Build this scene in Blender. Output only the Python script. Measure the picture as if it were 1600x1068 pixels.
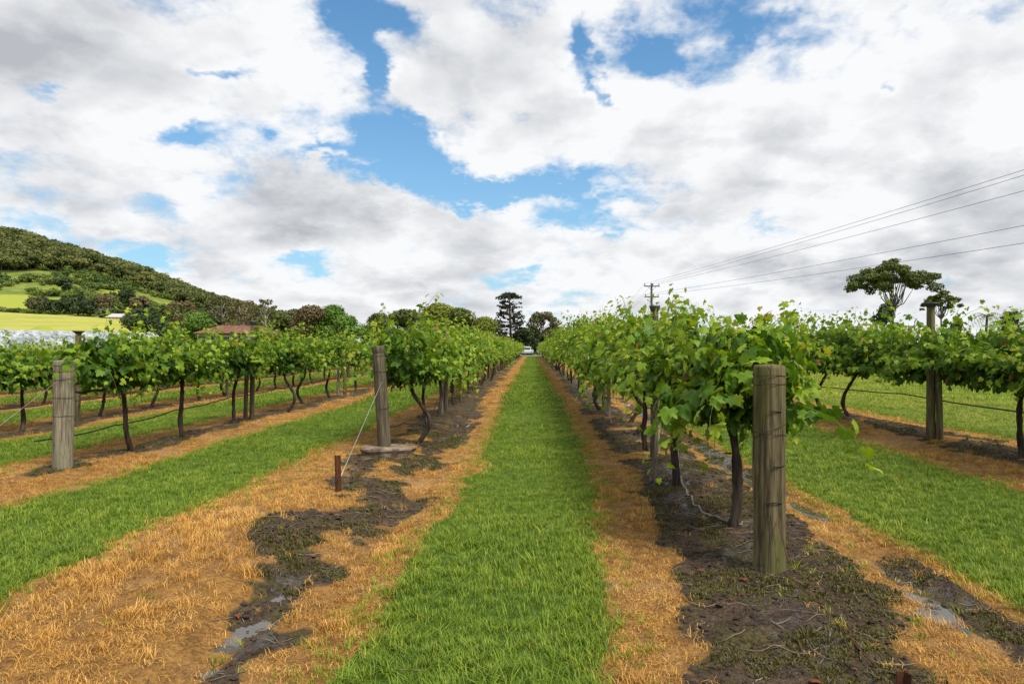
import bpy, math, random
import numpy as np
from mathutils import Matrix, Vector

# ------------------------------------------------------------------ camera, sky, sun, exposure
scene = bpy.context.scene
for _o in list(bpy.data.objects):
    bpy.data.objects.remove(_o, do_unlink=True)
COL = scene.collection
F, CX, CY, H = 1067.0, 831.0, 542.0, 1.5       # focal length and vanishing point of the rows in photo pixels, eye height

cam_data = bpy.data.cameras.new('camera')
cam_data.sensor_width = 36.0
cam_data.lens = 36.0 * F / 1600.0
cam_data.shift_x = (800 - CX) / 1600.0
cam_data.shift_y = (CY - 534) / 1600.0
cam_data.clip_start = 0.05
cam_data.clip_end = 6000.0
cam = bpy.data.objects.new('camera', cam_data)
COL.objects.link(cam)
cam.location = (0, 0, H)
cam.rotation_euler = (math.pi / 2, 0, 0)
scene.camera = cam

scene.view_settings.view_transform = 'Standard'
scene.view_settings.look = 'None'
scene.view_settings.gamma = 1.0
scene.view_settings.use_curve_mapping = False
scene.view_settings.exposure = 0.15
scene.cycles.max_bounces = 6
scene.cycles.diffuse_bounces = 3
scene.cycles.glossy_bounces = 2
scene.cycles.transmission_bounces = 3
scene.cycles.transparent_max_bounces = 4

SUN = Vector((0.46, -0.46, 0.92)).normalized()
SUN_EL = math.asin(SUN.z)
SUN_AZ = math.atan2(SUN.x, SUN.y)              # clockwise from +Y
sun_data = bpy.data.lights.new('sun', 'SUN')
sun_data.energy = 4.6
sun_data.angle = math.radians(16)
sun_data.color = (1.0, 0.93, 0.82)
sun = bpy.data.objects.new('sun', sun_data)
COL.objects.link(sun)
sun.rotation_euler = SUN.to_track_quat('Z', 'Y').to_euler()


class NT:
    """short helper to write node trees"""
    def __init__(self, tree):
        self.t = tree
        tree.nodes.clear()

    def node(self, kind, **kw):
        n = self.t.nodes.new(kind)
        for k, v in kw.items():
            setattr(n, k, v)
        return n

    def put(self, sock, v):
        if isinstance(v, bpy.types.NodeSocket):
            self.t.links.new(v, sock)
        elif v is not None:
            if sock.type == 'RGBA' and len(v) == 3:
                v = (*v, 1)
            sock.default_value = v

    def m(self, op, a, b=None, c=None, clamp=False):
        n = self.node('ShaderNodeMath', operation=op, use_clamp=clamp)
        for s, v in zip(n.inputs, (a, b, c)):
            self.put(s, v)
        return n.outputs[0]

    def vm(self, op, a, b=None):
        n = self.node('ShaderNodeVectorMath', operation=op)
        self.put(n.inputs[0], a)
        if b is not None:
            self.put(n.inputs[1], b)
        return n.outputs[1] if op in ('DOT_PRODUCT', 'LENGTH', 'DISTANCE') else n.outputs[0]

    def scale(self, v, s):
        n = self.node('ShaderNodeVectorMath', operation='SCALE')
        self.put(n.inputs[0], v)
        self.put(n.inputs[3], s)
        return n.outputs[0]

    def ss(self, x, lo, hi, a=0.0, b=1.0):
        n = self.node('ShaderNodeMapRange', interpolation_type='SMOOTHSTEP')
        for s, v in zip(n.inputs, (x, lo, hi, a, b)):
            self.put(s, v)
        return n.outputs[0]

    def lin(self, x, lo, hi, a=0.0, b=1.0):
        n = self.node('ShaderNodeMapRange')
        for s, v in zip(n.inputs, (x, lo, hi, a, b)):
            self.put(s, v)
        return n.outputs[0]

    def noise(self, vec=None, scale=1.0, detail=2.0, rough=0.5, dist=0.0, dim='3D', colour=False, lac=2.0):
        n = self.node('ShaderNodeTexNoise', noise_dimensions=dim)
        if vec is not None:
            self.put(n.inputs['Vector'], vec)
        n.inputs['Scale'].default_value = scale
        n.inputs['Detail'].default_value = detail
        n.inputs['Roughness'].default_value = rough
        n.inputs['Distortion'].default_value = dist
        n.inputs['Lacunarity'].default_value = lac
        return n.outputs['Color'] if colour else n.outputs[0]

    def voronoi(self, vec, scale=1.0, detail=0.0, rough=0.5, feature='F1', smooth=None, out='Distance', rand=1.0):
        n = self.node('ShaderNodeTexVoronoi', feature=feature)
        self.put(n.inputs['Vector'], vec)
        n.inputs['Scale'].default_value = scale
        n.inputs['Detail'].default_value = detail
        n.inputs['Roughness'].default_value = rough
        n.inputs['Randomness'].default_value = rand
        if smooth is not None and 'Smoothness' in n.inputs:
            n.inputs['Smoothness'].default_value = smooth
        return n.outputs[out]

    def mix(self, f, a, b, kind='MIX'):
        n = self.node('ShaderNodeMix', data_type='RGBA', blend_type=kind)
        self.put(n.inputs[0], f)
        self.put(n.inputs[6], a)
        self.put(n.inputs[7], b)
        return n.outputs[2]

    def comb(self, x, y, z):
        n = self.node('ShaderNodeCombineXYZ')
        for s, v in zip(n.inputs, (x, y, z)):
            self.put(s, v)
        return n.outputs[0]

    def sep(self, v):
        n = self.node('ShaderNodeSeparateXYZ')
        self.put(n.inputs[0], v)
        return n.outputs

    def attr(self, name):
        n = self.node('ShaderNodeAttribute', attribute_name=name)
        return n.outputs

    def ramp(self, f, stops):
        n = self.node('ShaderNodeValToRGB')
        self.put(n.inputs[0], f)
        e = n.color_ramp.elements
        while len(e) < len(stops):
            e.new(0.5)
        for i, (p, c) in enumerate(stops):
            e[i].position = p
            e[i].color = (*c, 1)
        return n.outputs[0]


def build_world():
    w = bpy.data.worlds.new('World')
    scene.world = w
    w.use_nodes = True
    T = NT(w.node_tree)
    sky = T.node('ShaderNodeTexSky', sky_type='NISHITA')
    sky.sun_disc = False
    sky.sun_elevation = SUN_EL
    sky.sun_rotation = SUN_AZ
    sky.air_density = 1.3
    sky.dust_density = 0.5
    sky.ozone_density = 2.5
    d = T.node('ShaderNodeTexCoord').outputs['Generated']
    x, y, z = T.sep(d)
    zc = T.m('ADD', T.m('ABSOLUTE', z), 0.34)
    p = T.comb(T.m('DIVIDE', x, zc), T.m('DIVIDE', y, zc), 0.0)        # the cloud layer seen from below
    yy = T.m('MAXIMUM', y, 0.05)
    u = T.m('DIVIDE', x, yy)
    v = T.m('DIVIDE', z, yy)
    # ragged edges: shift the places where the layer opens by turbulence
    wob = T.vm('SUBTRACT', T.noise(p, 3.4, 5, 0.66, dim='2D', colour=True), (0.5, 0.5, 0.5))
    wx, wy, wz = T.sep(wob)
    uw = T.m('ADD', u, T.m('MULTIPLY', wx, 0.17))
    vw = T.m('ADD', v, T.m('MULTIPLY', wy, 0.12))

    def blobs(lst):
        acc = None
        for (px, py, rx, ry, wt) in lst:
            a = T.m('MULTIPLY', T.m('SUBTRACT', uw, (px - CX) / F), F / rx)
            b = T.m('MULTIPLY', T.m('SUBTRACT', vw, (CY - py) / F), F / ry)
            r2 = T.m('ADD', T.m('MULTIPLY', a, a), T.m('MULTIPLY', b, b))
            g = T.m('MULTIPLY', T.m('EXPONENT', T.m('MULTIPLY', r2, -1.0)), wt)
            acc = g if acc is None else T.m('ADD', acc, g)
        return acc

    gap = blobs([(556, 18, 38, 42, .60), (574, 100, 26, 46, .60), (606, 218, 50, 42, .62), (662, 262, 64, 36, .60), (722, 290, 60, 26, .34),
                 (800, 298, 100, 28, .66), (925, 300, 46, 36, .56), (722, 322, 30, 20, .36), (280, 218, 54, 14, .40),
                 (432, 219, 16, 12, .26), (505, 245, 40, 12, .42), (335, 104, 40, 10, .33), (78, 124, 36, 13, .34),
                 (912, 80, 24, 58, .42), (928, 148, 18, 22, .46), (1010, 85, 44, 28, .46), (972, 30, 22, 22, .26),
                 (1180, 42, 60, 22, .32), (1402, 140, 18, 14, .42), (232, 408, 58, 20, .40), (486, 412, 40, 18, .36),
                 (812, 422, 46, 15, .36), (620, 20, 40, 16, .30), (160, 368, 55, 14, .22), (900, 345, 55, 12, .26)])
    solid = blobs([(180, 60, 330, 70, .25), (1330, 230, 330, 170, .34), (430, 330, 320, 70, .22), (780, 120, 110, 80, .22),
                   (250, 160, 200, 50, .2), (1250, 420, 380, 40, .25), (560, 410, 60, 40, .15), (1060, 180, 130, 60, .2)])
    big = T.noise(p, 1.5, 2, 0.5, dim='2D')
    fine = T.noise(p, 5.2, 8, 0.60, dim='2D')
    pw = T.vm('ADD', p, T.scale(wob, 0.22))
    puff = T.m('MULTIPLY', T.m('ABSOLUTE', T.m('SUBTRACT', T.noise(pw, 4.2, 4, 0.55, dim='2D'), 0.5)), 3.0)
    dens = T.m('ADD', T.m('MULTIPLY', big, 0.50), T.m('MULTIPLY', fine, 0.95))
    dens = T.m('ADD', dens, T.m('MULTIPLY', puff, 0.30))
    dens = T.m('SUBTRACT', T.m('ADD', dens, solid), gap)
    dens = T.m('ADD', dens, T.m('MULTIPLY', T.m('EXPONENT', T.m('MULTIPLY', T.m('ABSOLUTE', z), -11.0)), 0.22))
    cover = T.ss(dens, 0.48, 0.88)
    # light and shade of the cloud: brighter towards the sun side, grey where thick
    off = T.vm('ADD', p, (0.085, -0.05, 0.0))
    offw = T.vm('ADD', pw, (0.085, -0.05, 0.0))
    fine2 = T.noise(off, 5.2, 4, 0.55, dim='2D')
    puff2 = T.m('MULTIPLY', T.m('ABSOLUTE', T.m('SUBTRACT', T.noise(offw, 4.2, 3, 0.5, dim='2D'), 0.5)), 3.0)
    relief = T.m('ADD', T.m('MULTIPLY', T.m('SUBTRACT', fine, fine2), 0.75),
                 T.m('MULTIPLY', T.m('SUBTRACT', puff, puff2), 0.30))
    grey = blobs([(30, 70, 270, 110, .95), (330, 150, 190, 40, .16), (440, 335, 170, 55, .62), (340, 405, 120, 40, .36), (1090, 235, 190, 100, .26),
                  (1330, 425, 260, 30, .36), (1570, 330, 130, 70, .40), (640, 440, 120, 26, .28), (120, 300, 150, 40, .22),
                  (880, 475, 80, 18, .3), (1120, 330, 150, 40, .26), (700, 160, 60, 60, .10), (1500, 120, 90, 60, .18)])
    lumps = T.noise(p, 2.1, 3, 0.5, dim='2D')
    shade = T.m('ADD', T.m('MULTIPLY', T.ss(lumps, 0.36, 0.70), 0.55), grey)
    shade = T.m('SUBTRACT', shade, T.m('MULTIPLY', relief, 1.45))
    rim = T.m('MULTIPLY', T.ss(dens, 1.15, 0.75), 0.30)
    shade = T.m('SUBTRACT', shade, rim, clamp=True)
    cloud = T.mix(shade, (0.86, 0.87, 0.885), (0.45, 0.47, 0.505))
    blue = T.vm('MULTIPLY', sky.outputs[0], (0.054, 0.104, 0.131))
    # thin veil that whitens the blue towards the horizon
    veil = T.m('MULTIPLY', T.m('EXPONENT', T.m('MULTIPLY', T.m('MAXIMUM', z, 0.0), -5.0)), 0.80)
    blue = T.mix(veil, blue, (0.50, 0.68, 0.86))
    col = T.mix(cover, blue, cloud)
    bg = T.node('ShaderNodeBackground')
    T.put(bg.inputs[0], col)
    bg.inputs[1].default_value = 1.0
    out = T.node('ShaderNodeOutputWorld')
    T.t.links.new(bg.outputs[0], out.inputs[0])


build_world()

# ------------------------------------------------------------------ helpers
RNG = np.random.default_rng(11)
random.seed(5)
_perm = np.random.default_rng(3).random(65536)


def vnoise(x, y, s=0):
    xi, yi = np.floor(x).astype(np.int64), np.floor(y).astype(np.int64)
    fx, fy = x - xi, y - yi
    fx, fy = fx * fx * (3 - 2 * fx), fy * fy * (3 - 2 * fy)

    def hsh(a, b):
        return _perm[((a * 73856093) ^ (b * 19349663) ^ (s * 83492791)) & 65535]
    return (hsh(xi, yi) * (1 - fx) + hsh(xi + 1, yi) * fx) * (1 - fy) + (hsh(xi, yi + 1) * (1 - fx) + hsh(xi + 1, yi + 1) * fx) * fy


def fbm(x, y, s=0, o=4):
    t, a, n = 0.0, 0.5, 0.0
    for k in range(o):
        t = t + a * vnoise(x * 2 ** k, y * 2 ** k, s + k * 7)
        n += a
        a *= 0.5
    return t / n


def sstep(x, a, b):
    t = np.clip((x - a) / (b - a), 0, 1)
    return t * t * (3 - 2 * t)


def at(px, py, Y):
    """the world point that lies at depth Y along the sight line of a photo pixel"""
    return ((px - CX) / F * Y, Y, H + (CY - py) / F * Y)


def make_mesh(name, V, faces, mats=None, smooth=True, attrs=None, mat_index=None):
    """faces: list of (n,k) integer arrays; attrs: {name: (domain, type, array)}"""
    me = bpy.data.meshes.new(name)
    V = np.asarray(V, np.float32).reshape(-1, 3)
    me.vertices.add(len(V))
    me.vertices.foreach_set('co', V.ravel())
    faces = [np.asarray(f, np.int32) for f in faces if len(f)]
    if faces:
        loops = np.concatenate([f.ravel() for f in faces])
        tot = np.concatenate([np.full(len(f), f.shape[1], np.int32) for f in faces])
        start = np.concatenate([[0], np.cumsum(tot)[:-1]]).astype(np.int32)
        me.loops.add(len(loops))
        me.loops.foreach_set('vertex_index', loops)
        me.polygons.add(len(tot))
        me.polygons.foreach_set('loop_start', start)
        me.polygons.foreach_set('loop_total', tot)
        me.polygons.foreach_set('use_smooth', np.full(len(tot), smooth, bool))
        if mat_index is not None:
            me.polygons.foreach_set('material_index', np.asarray(mat_index, np.int32))
    for k, (dom, typ, arr) in (attrs or {}).items():
        a = me.attributes.new(k, typ, dom)
        arr = np.asarray(arr, np.int32 if typ == 'INT' else np.float32)
        if typ in ('FLOAT', 'INT'):
            a.data.foreach_set('value', arr.ravel())
        elif typ == 'FLOAT_COLOR':
            a.data.foreach_set('color', arr.ravel())
        else:
            a.data.foreach_set('vector', arr.ravel())
    for m in (mats or []):
        me.materials.append(m)
    me.update(calc_edges=True)
    me.validate()
    return me


def link(name, me, parent=None, loc=None, rot=None, scl=None, kind=None):
    o = bpy.data.objects.new(name, me)
    COL.objects.link(o)
    if parent is not None:
        o.parent = parent
    if loc is not None:
        o.location = loc
    if rot is not None:
        o.rotation_euler = rot
    if scl is not None:
        o.scale = scl if hasattr(scl, '__len__') else (scl,) * 3
    if kind:
        o['kind'] = kind
    return o


def empty(name, loc, rz=0.0, scl=1.0):
    o = bpy.data.objects.new(name, None)
    COL.objects.link(o)
    o.empty_display_size = 0.2
    o.location = loc
    o.rotation_euler = (0, 0, rz)
    o.scale = (scl,) * 3
    return o


def tag(o, label, cat, group=None, kind=None):
    o['label'] = label
    o['category'] = cat
    if group:
        o['group'] = group
    if kind:
        o['kind'] = kind
    return o


class Geo:
    """collects shapes that become ONE mesh"""
    def __init__(self):
        self.V, self.Q, self.T, self.n, self.A, self.M, self.MT = [], [], [], 0, [], [], []

    def add(self, V, Q=None, T=None, tint=0.5, mi=0):
        V = np.asarray(V, float).reshape(-1, 3)
        if Q is not None and len(Q):
            self.Q.append(np.asarray(Q, int) + self.n)
            self.M.append(np.full(len(Q), mi))
        if T is not None and len(T):
            self.T.append(np.asarray(T, int) + self.n)
            self.MT.append(np.full(len(T), mi))
        self.V.append(V)
        self.A.append(np.broadcast_to(np.asarray(tint, float), (len(V),)).copy())
        self.n += len(V)
        return self

    def tube(self, P, R, seg=8, cap=True, tint=0.5, mi=0, wob=0.0, seed=0):
        P = np.asarray(P, float)
        R = np.broadcast_to(np.asarray(R, float), (len(P),))
        T = np.gradient(P, axis=0)
        T /= np.linalg.norm(T, axis=1)[:, None] + 1e-9
        up = np.array([0.31, 0.95, 0.07]) if abs(T[0][2]) > 0.7 else np.array([0., 0., 1.])
        rings = []
        a = np.arange(seg) * 2 * np.pi / seg
        prev = None
        rs = np.random.default_rng(seed)
        for i in range(len(P)):
            s = np.cross(T[i], up if prev is None else prev)
            s /= np.linalg.norm(s) + 1e-9
            b = np.cross(s, T[i])
            prev = b
            r = R[i] * (1 + wob * (rs.random(seg) - .5)) if wob else R[i]
            rings.append(P[i] + np.outer(np.cos(a) * r, s) + np.outer(np.sin(a) * r, b))
        V = np.concatenate(rings)
        Q = []
        for i in range(len(P) - 1):
            for k in range(seg):
                Q.append((i * seg + k, i * seg + (k + 1) % seg, (i + 1) * seg + (k + 1) % seg, (i + 1) * seg + k))
        Tt = []
        if cap:
            c0, c1 = len(V), len(V) + 1
            V = np.vstack([V, P[:1], P[-1:]])
            e = (len(P) - 1) * seg
            for k in range(seg):
                Tt += [(c0, (k + 1) % seg, k), (c1, e + k, e + (k + 1) % seg)]
        return self.add(V, Q, Tt, tint, mi)

    def box(self, lo, hi, tint=0.5, mi=0, M=None):
        (x0, y0, z0), (x1, y1, z1) = lo, hi
        V = np.array([(x0, y0, z0), (x1, y0, z0), (x1, y1, z0), (x0, y1, z0), (x0, y0, z1), (x1, y0, z1), (x1, y1, z1), (x0, y1, z1)], float)
        if M is not None:
            V = V @ np.asarray(M)[:3, :3].T + np.asarray(M)[:3, 3]
        return self.add(V, [(3, 2, 1, 0), (4, 5, 6, 7), (0, 1, 5, 4), (1, 2, 6, 5), (2, 3, 7, 6), (3, 0, 4, 7)], None, tint, mi)

    def lathe(self, prof, seg=20, centre=(0, 0, 0), tint=0.5, mi=0, wob=None):
        prof = np.asarray(prof, float)
        a = np.arange(seg) * 2 * np.pi / seg
        V = []
        for r, z in prof:
            rr = r if wob is None else r * (1 + wob(a, z))
            V.append(np.stack([np.cos(a) * rr + centre[0], np.sin(a) * rr + centre[1], np.full(seg, z + centre[2])], 1))
        V = np.concatenate(V)
        Q = [(i * seg + k, i * seg + (k + 1) % seg, (i + 1) * seg + (k + 1) % seg, (i + 1) * seg + k)
             for i in range(len(prof) - 1) for k in range(seg)]
        n = len(V)
        V = np.vstack([V, [[centre[0], centre[1], prof[0][1] + centre[2]], [centre[0], centre[1], prof[-1][1] + centre[2]]]])
        e = (len(prof) - 1) * seg
        T = []
        for k in range(seg):
            T += [(n, (k + 1) % seg, k), (n + 1, e + k, e + (k + 1) % seg)]
        return self.add(V, Q, T, tint, mi)

    def mesh(self, name, mats, smooth=True):
        V = np.concatenate(self.V)
        faces, mi = [], []
        if self.Q:
            faces.append(np.concatenate(self.Q)); mi.append(np.concatenate(self.M))
        if self.T:
            faces.append(np.concatenate(self.T)); mi.append(np.concatenate(self.MT))
        return make_mesh(name, V, faces, mats if isinstance(mats, (list, tuple)) else [mats], smooth,
                         {'tint': ('POINT', 'FLOAT', np.concatenate(self.A))}, np.concatenate(mi))


# ------------------------------------------------------------------ materials
def material(name, build):
    m = bpy.data.materials.new(name)
    m.use_nodes = True
    T = NT(m.node_tree)
    out = T.node('ShaderNodeOutputMaterial')
    T.t.links.new(build(T), out.inputs[0])
    return m


def principled(T, col, rough=0.7, spec=0.3, normal=None, metal=0.0):
    b = T.node('ShaderNodeBsdfPrincipled')
    T.put(b.inputs['Base Color'], col)
    T.put(b.inputs['Roughness'], rough)
    T.put(b.inputs['Specular IOR Level'], spec)
    T.put(b.inputs['Metallic'], metal)
    if normal is not None:
        T.put(b.inputs['Normal'], normal)
    return b.outputs[0]


def bump(T, h, strength=0.5, dist=0.01):
    b = T.node('ShaderNodeBump')
    b.inputs['Strength'].default_value = strength
    b.inputs['Distance'].default_value = dist
    T.put(b.inputs['Height'], h)
    return b.outputs[0]


def leafy(T, col, trans=0.35, rough=0.45, spec=0.3):
    """a thin leaf: reflects a little, lets some light through"""
    p = principled(T, col, rough, spec)
    t = T.node('ShaderNodeBsdfTranslucent')
    T.put(t.inputs[0], T.mix(1.0, col, (1.35, 1.25, 0.55), 'MULTIPLY'))
    mx = T.node('ShaderNodeMixShader')
    mx.inputs[0].default_value = trans
    T.t.links.new(p, mx.inputs[1])
    T.t.links.new(t.outputs[0], mx.inputs[2])
    return mx.outputs[0]


def obj_rand(T):
    return T.node('ShaderNodeObjectInfo').outputs['Random']


def pos(T):
    return T.node('ShaderNodeNewGeometry').outputs['Position']


def objco(T):
    return T.node('ShaderNodeTexCoord').outputs['Object']


VINE_STOPS = [(0.0, (.022, .060, .008)), (0.30, (.058, .135, .010)), (0.52, (.120, .225, .014)), (0.72, (.23, .335, .020)),
              (0.88, (.31, .37, .040)), (0.955, (.33, .27, .04)), (1.0, (.25, .07, .03))]


def m_vine_leaf(part):
    def f(T):
        if part:
            oc = objco(T)
            t = T.node('ShaderNodeObjectInfo').outputs['Color']
            tint = T.sep(t)[0]
        else:
            tint = T.attr('tint')[2]
        n = T.noise(pos(T), 22, 3, .6)
        tint2 = T.m('ADD', tint, T.m('MULTIPLY', T.m('SUBTRACT', n, .5), .22))
        col = T.ramp(tint2, VINE_STOPS)
        if part:
            # pale veins that leave the stalk like the fingers of a hand
            x, y, z = T.sep(oc)
            ang = T.m('ARCTAN2', x, T.m('ADD', y, 0.04))
            w = T.m('ABSOLUTE', T.m('SINE', T.m('MULTIPLY', ang, 2.6)))
            r = T.m('SQRT', T.m('ADD', T.m('MULTIPLY', x, x), T.m('MULTIPLY', y, y)))
            vein = T.ss(T.m('MULTIPLY', w, r), 0.05, 0.012)
            col = T.mix(T.m('MULTIPLY', vein, .35), col, (.20, .28, .06))
        return leafy(T, col, .36, T.lin(n, .3, .7, .42, .6), .22)
    return material('vine_leaf_part' if part else 'vine_leaf', f)


def m_bark(name, c0, c1, c2, scale=18, stretch=(1, 1, .22), bd=.012):
    def f(T):
        v = T.vm('MULTIPLY', objco(T), stretch)
        n = T.noise(v, scale, 5, .65, dist=.5)
        n2 = T.noise(v, scale * .3, 3, .5)
        col = T.mix(T.ss(n, .34, .66), c0, c1)
        col = T.mix(T.m('MULTIPLY', T.ss(n2, .5, .75), .7), col, c2)
        return principled(T, col, .85, .2, bump(T, n, .9, bd))
    return material(name, f)


def m_plain(name, col, rough=.6, spec=.3, metal=0., var=.25, scale=6):
    def f(T):
        n = T.noise(objco(T), scale, 4, .6)
        c = T.mix(T.lin(n, .3, .7, 0, 1), tuple(x * (1 - var) for x in col), tuple(min(1, x * (1 + var)) for x in col))
        return principled(T, c, rough, spec, None, metal)
    return material(name, f)


def m_grass(name, stops, patch, trans=.25, lawn=False):
    def f(T):
        r = obj_rand(T)
        n = T.noise(pos(T), 1.1, 4, .68)
        n3 = T.noise(pos(T), .17, 2, .5)
        t = T.attr('tint')[2]
        k = T.m('ADD', T.m('MULTIPLY', r, .45), T.m('MULTIPLY', t, .45))
        k = T.m('ADD', k, T.m('MULTIPLY', T.m('SUBTRACT', n, .45), patch))
        k = T.m('ADD', k, T.m('MULTIPLY', T.m('SUBTRACT', n3, .5), patch * .6))
        if lawn:
            k = T.m('ADD', k, T.ss(T.sep(pos(T))[0], 6.6, 8.2, 0, .22))
        return leafy(T, T.ramp(k, stops), trans, .5, .28)
    return material(name, f)


M = {}
M['leaf'] = m_vine_leaf(False)
M['leafpart'] = m_vine_leaf(True)
M['cane'] = m_plain('green_cane', (.12, .13, .045), .6)
M['bark'] = m_bark('vine_bark', (.016, .011, .008), (.062, .046, .033), (.12, .095, .07), 26, (1, 1, .16), .010)
M['green'] = m_grass('green_grass', [(0, (.075, .125, .010)), (.35, (.130, .205, .015)), (.65, (.195, .285, .022)), (.85, (.29, .355, .04)), (1, (.45, .40, .10))], .75, lawn=True)
M['dry'] = m_grass('dry_grass', [(0, (.15, .074, .020)), (.3, (.40, .205, .044)), (.6, (.61, .335, .072)), (.85, (.67, .43, .13)), (1, (.70, .53, .25))], .85, .15)


def m_post(name, c0, c1, moss):
    def f(T):
        co = objco(T)
        v = T.vm('MULTIPLY', co, (1, 1, .06))
        st = T.noise(v, 34, 6, .65, dist=.3)
        big = T.noise(T.vm('MULTIPLY', co, (1, 1, .35)), 5, 4, .6)
        col = T.mix(T.ss(st, .36, .64), c0, c1)
        col = T.mix(T.m('MULTIPLY', T.ss(big, .46, .62), .65), col, moss)
        dk = T.noise(T.vm('MULTIPLY', co, (1, 1, .12)), 9, 5, .7)
        col = T.mix(T.m('MULTIPLY', T.ss(dk, .56, .72), .75), col, (.030, .026, .018))
        # drying cracks that run up the pole
        cr = T.voronoi(T.vm('MULTIPLY', co, (1, 1, .09)), 22, 0, .5, 'DISTANCE_TO_EDGE')
        col = T.mix(T.ss(cr, .030, .006, 0, .28), col, (.02, .017, .012))
        hgt = T.m('SUBTRACT', st, T.m('MULTIPLY', T.ss(cr, .04, .0), .4))
        return principled(T, col, .85, .2, bump(T, hgt, .7, .008))
    return material(name, f)


M['post_mossy'] = m_post('mossy_post_wood', (.048, .038, .020), (.165, .135, .070), (.090, .096, .020))
M['post_grey'] = m_post('grey_post_wood', (.12, .10, .068), (.30, .26, .185), (.21, .21, .13))
M['post_dark'] = m_post('dark_post_wood', (.050, .040, .026), (.15, .125, .080), (.10, .085, .05))
M['rust'] = m_bark('rusty_steel', (.045, .018, .010), (.11, .040, .020), (.16, .07, .035), 14, (1, 1, 1), .003)
M['wire'] = m_plain('galvanised_wire', (.36, .36, .35), .45, .5, .6)
M['darkwire'] = m_plain('dark_wire', (.035, .026, .020), .7)
M['pipe'] = m_plain('black_poly_pipe', (.018, .018, .018), .5, .4)
M['hose'] = m_plain('pale_weathered_hose', (.19, .175, .15), .6)
M['tin'] = m_plain('weathered_tin', (.075, .072, .068), .55, .4, .4)
M['stone'] = m_bark('sandstone_slab', (.085, .058, .038), (.235, .17, .115), (.34, .27, .20), 9, (1, 1, 1), .012)
M['twig'] = m_plain('dry_twig', (.15, .12, .088), .8, .2, 0, .6)
M['deadleaf'] = m_plain('dead_leaf', (.13, .042, .020), .7, .2, 0, .5)

# ------------------------------------------------------------------ the lie of the land
ROWS = {'L5': -16.7, 'L4': -13.0, 'L3': -9.3, 'L2': -5.7, 'L1': -1.95, 'R1': 1.66, 'R2': 5.82}
START = {'L5': 10.0, 'L4': 9.6, 'L3': 9.0, 'L2': 8.3, 'L1': 9.25, 'R1': 4.55, 'R2': 3.0}
_gy = np.array([0, 3.04, 5.2, 8.3, 14.8, 27.6, 60, 2000.])
_gl = np.array([-.98, -.94, -.83, -.66, -.76, -.72, -.70, -.70])
_gr = np.array([.30, .37, .51, .66, .80, .70, .66, .66])
END = 112.0                                        # where the lane meets the gravel road


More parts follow.
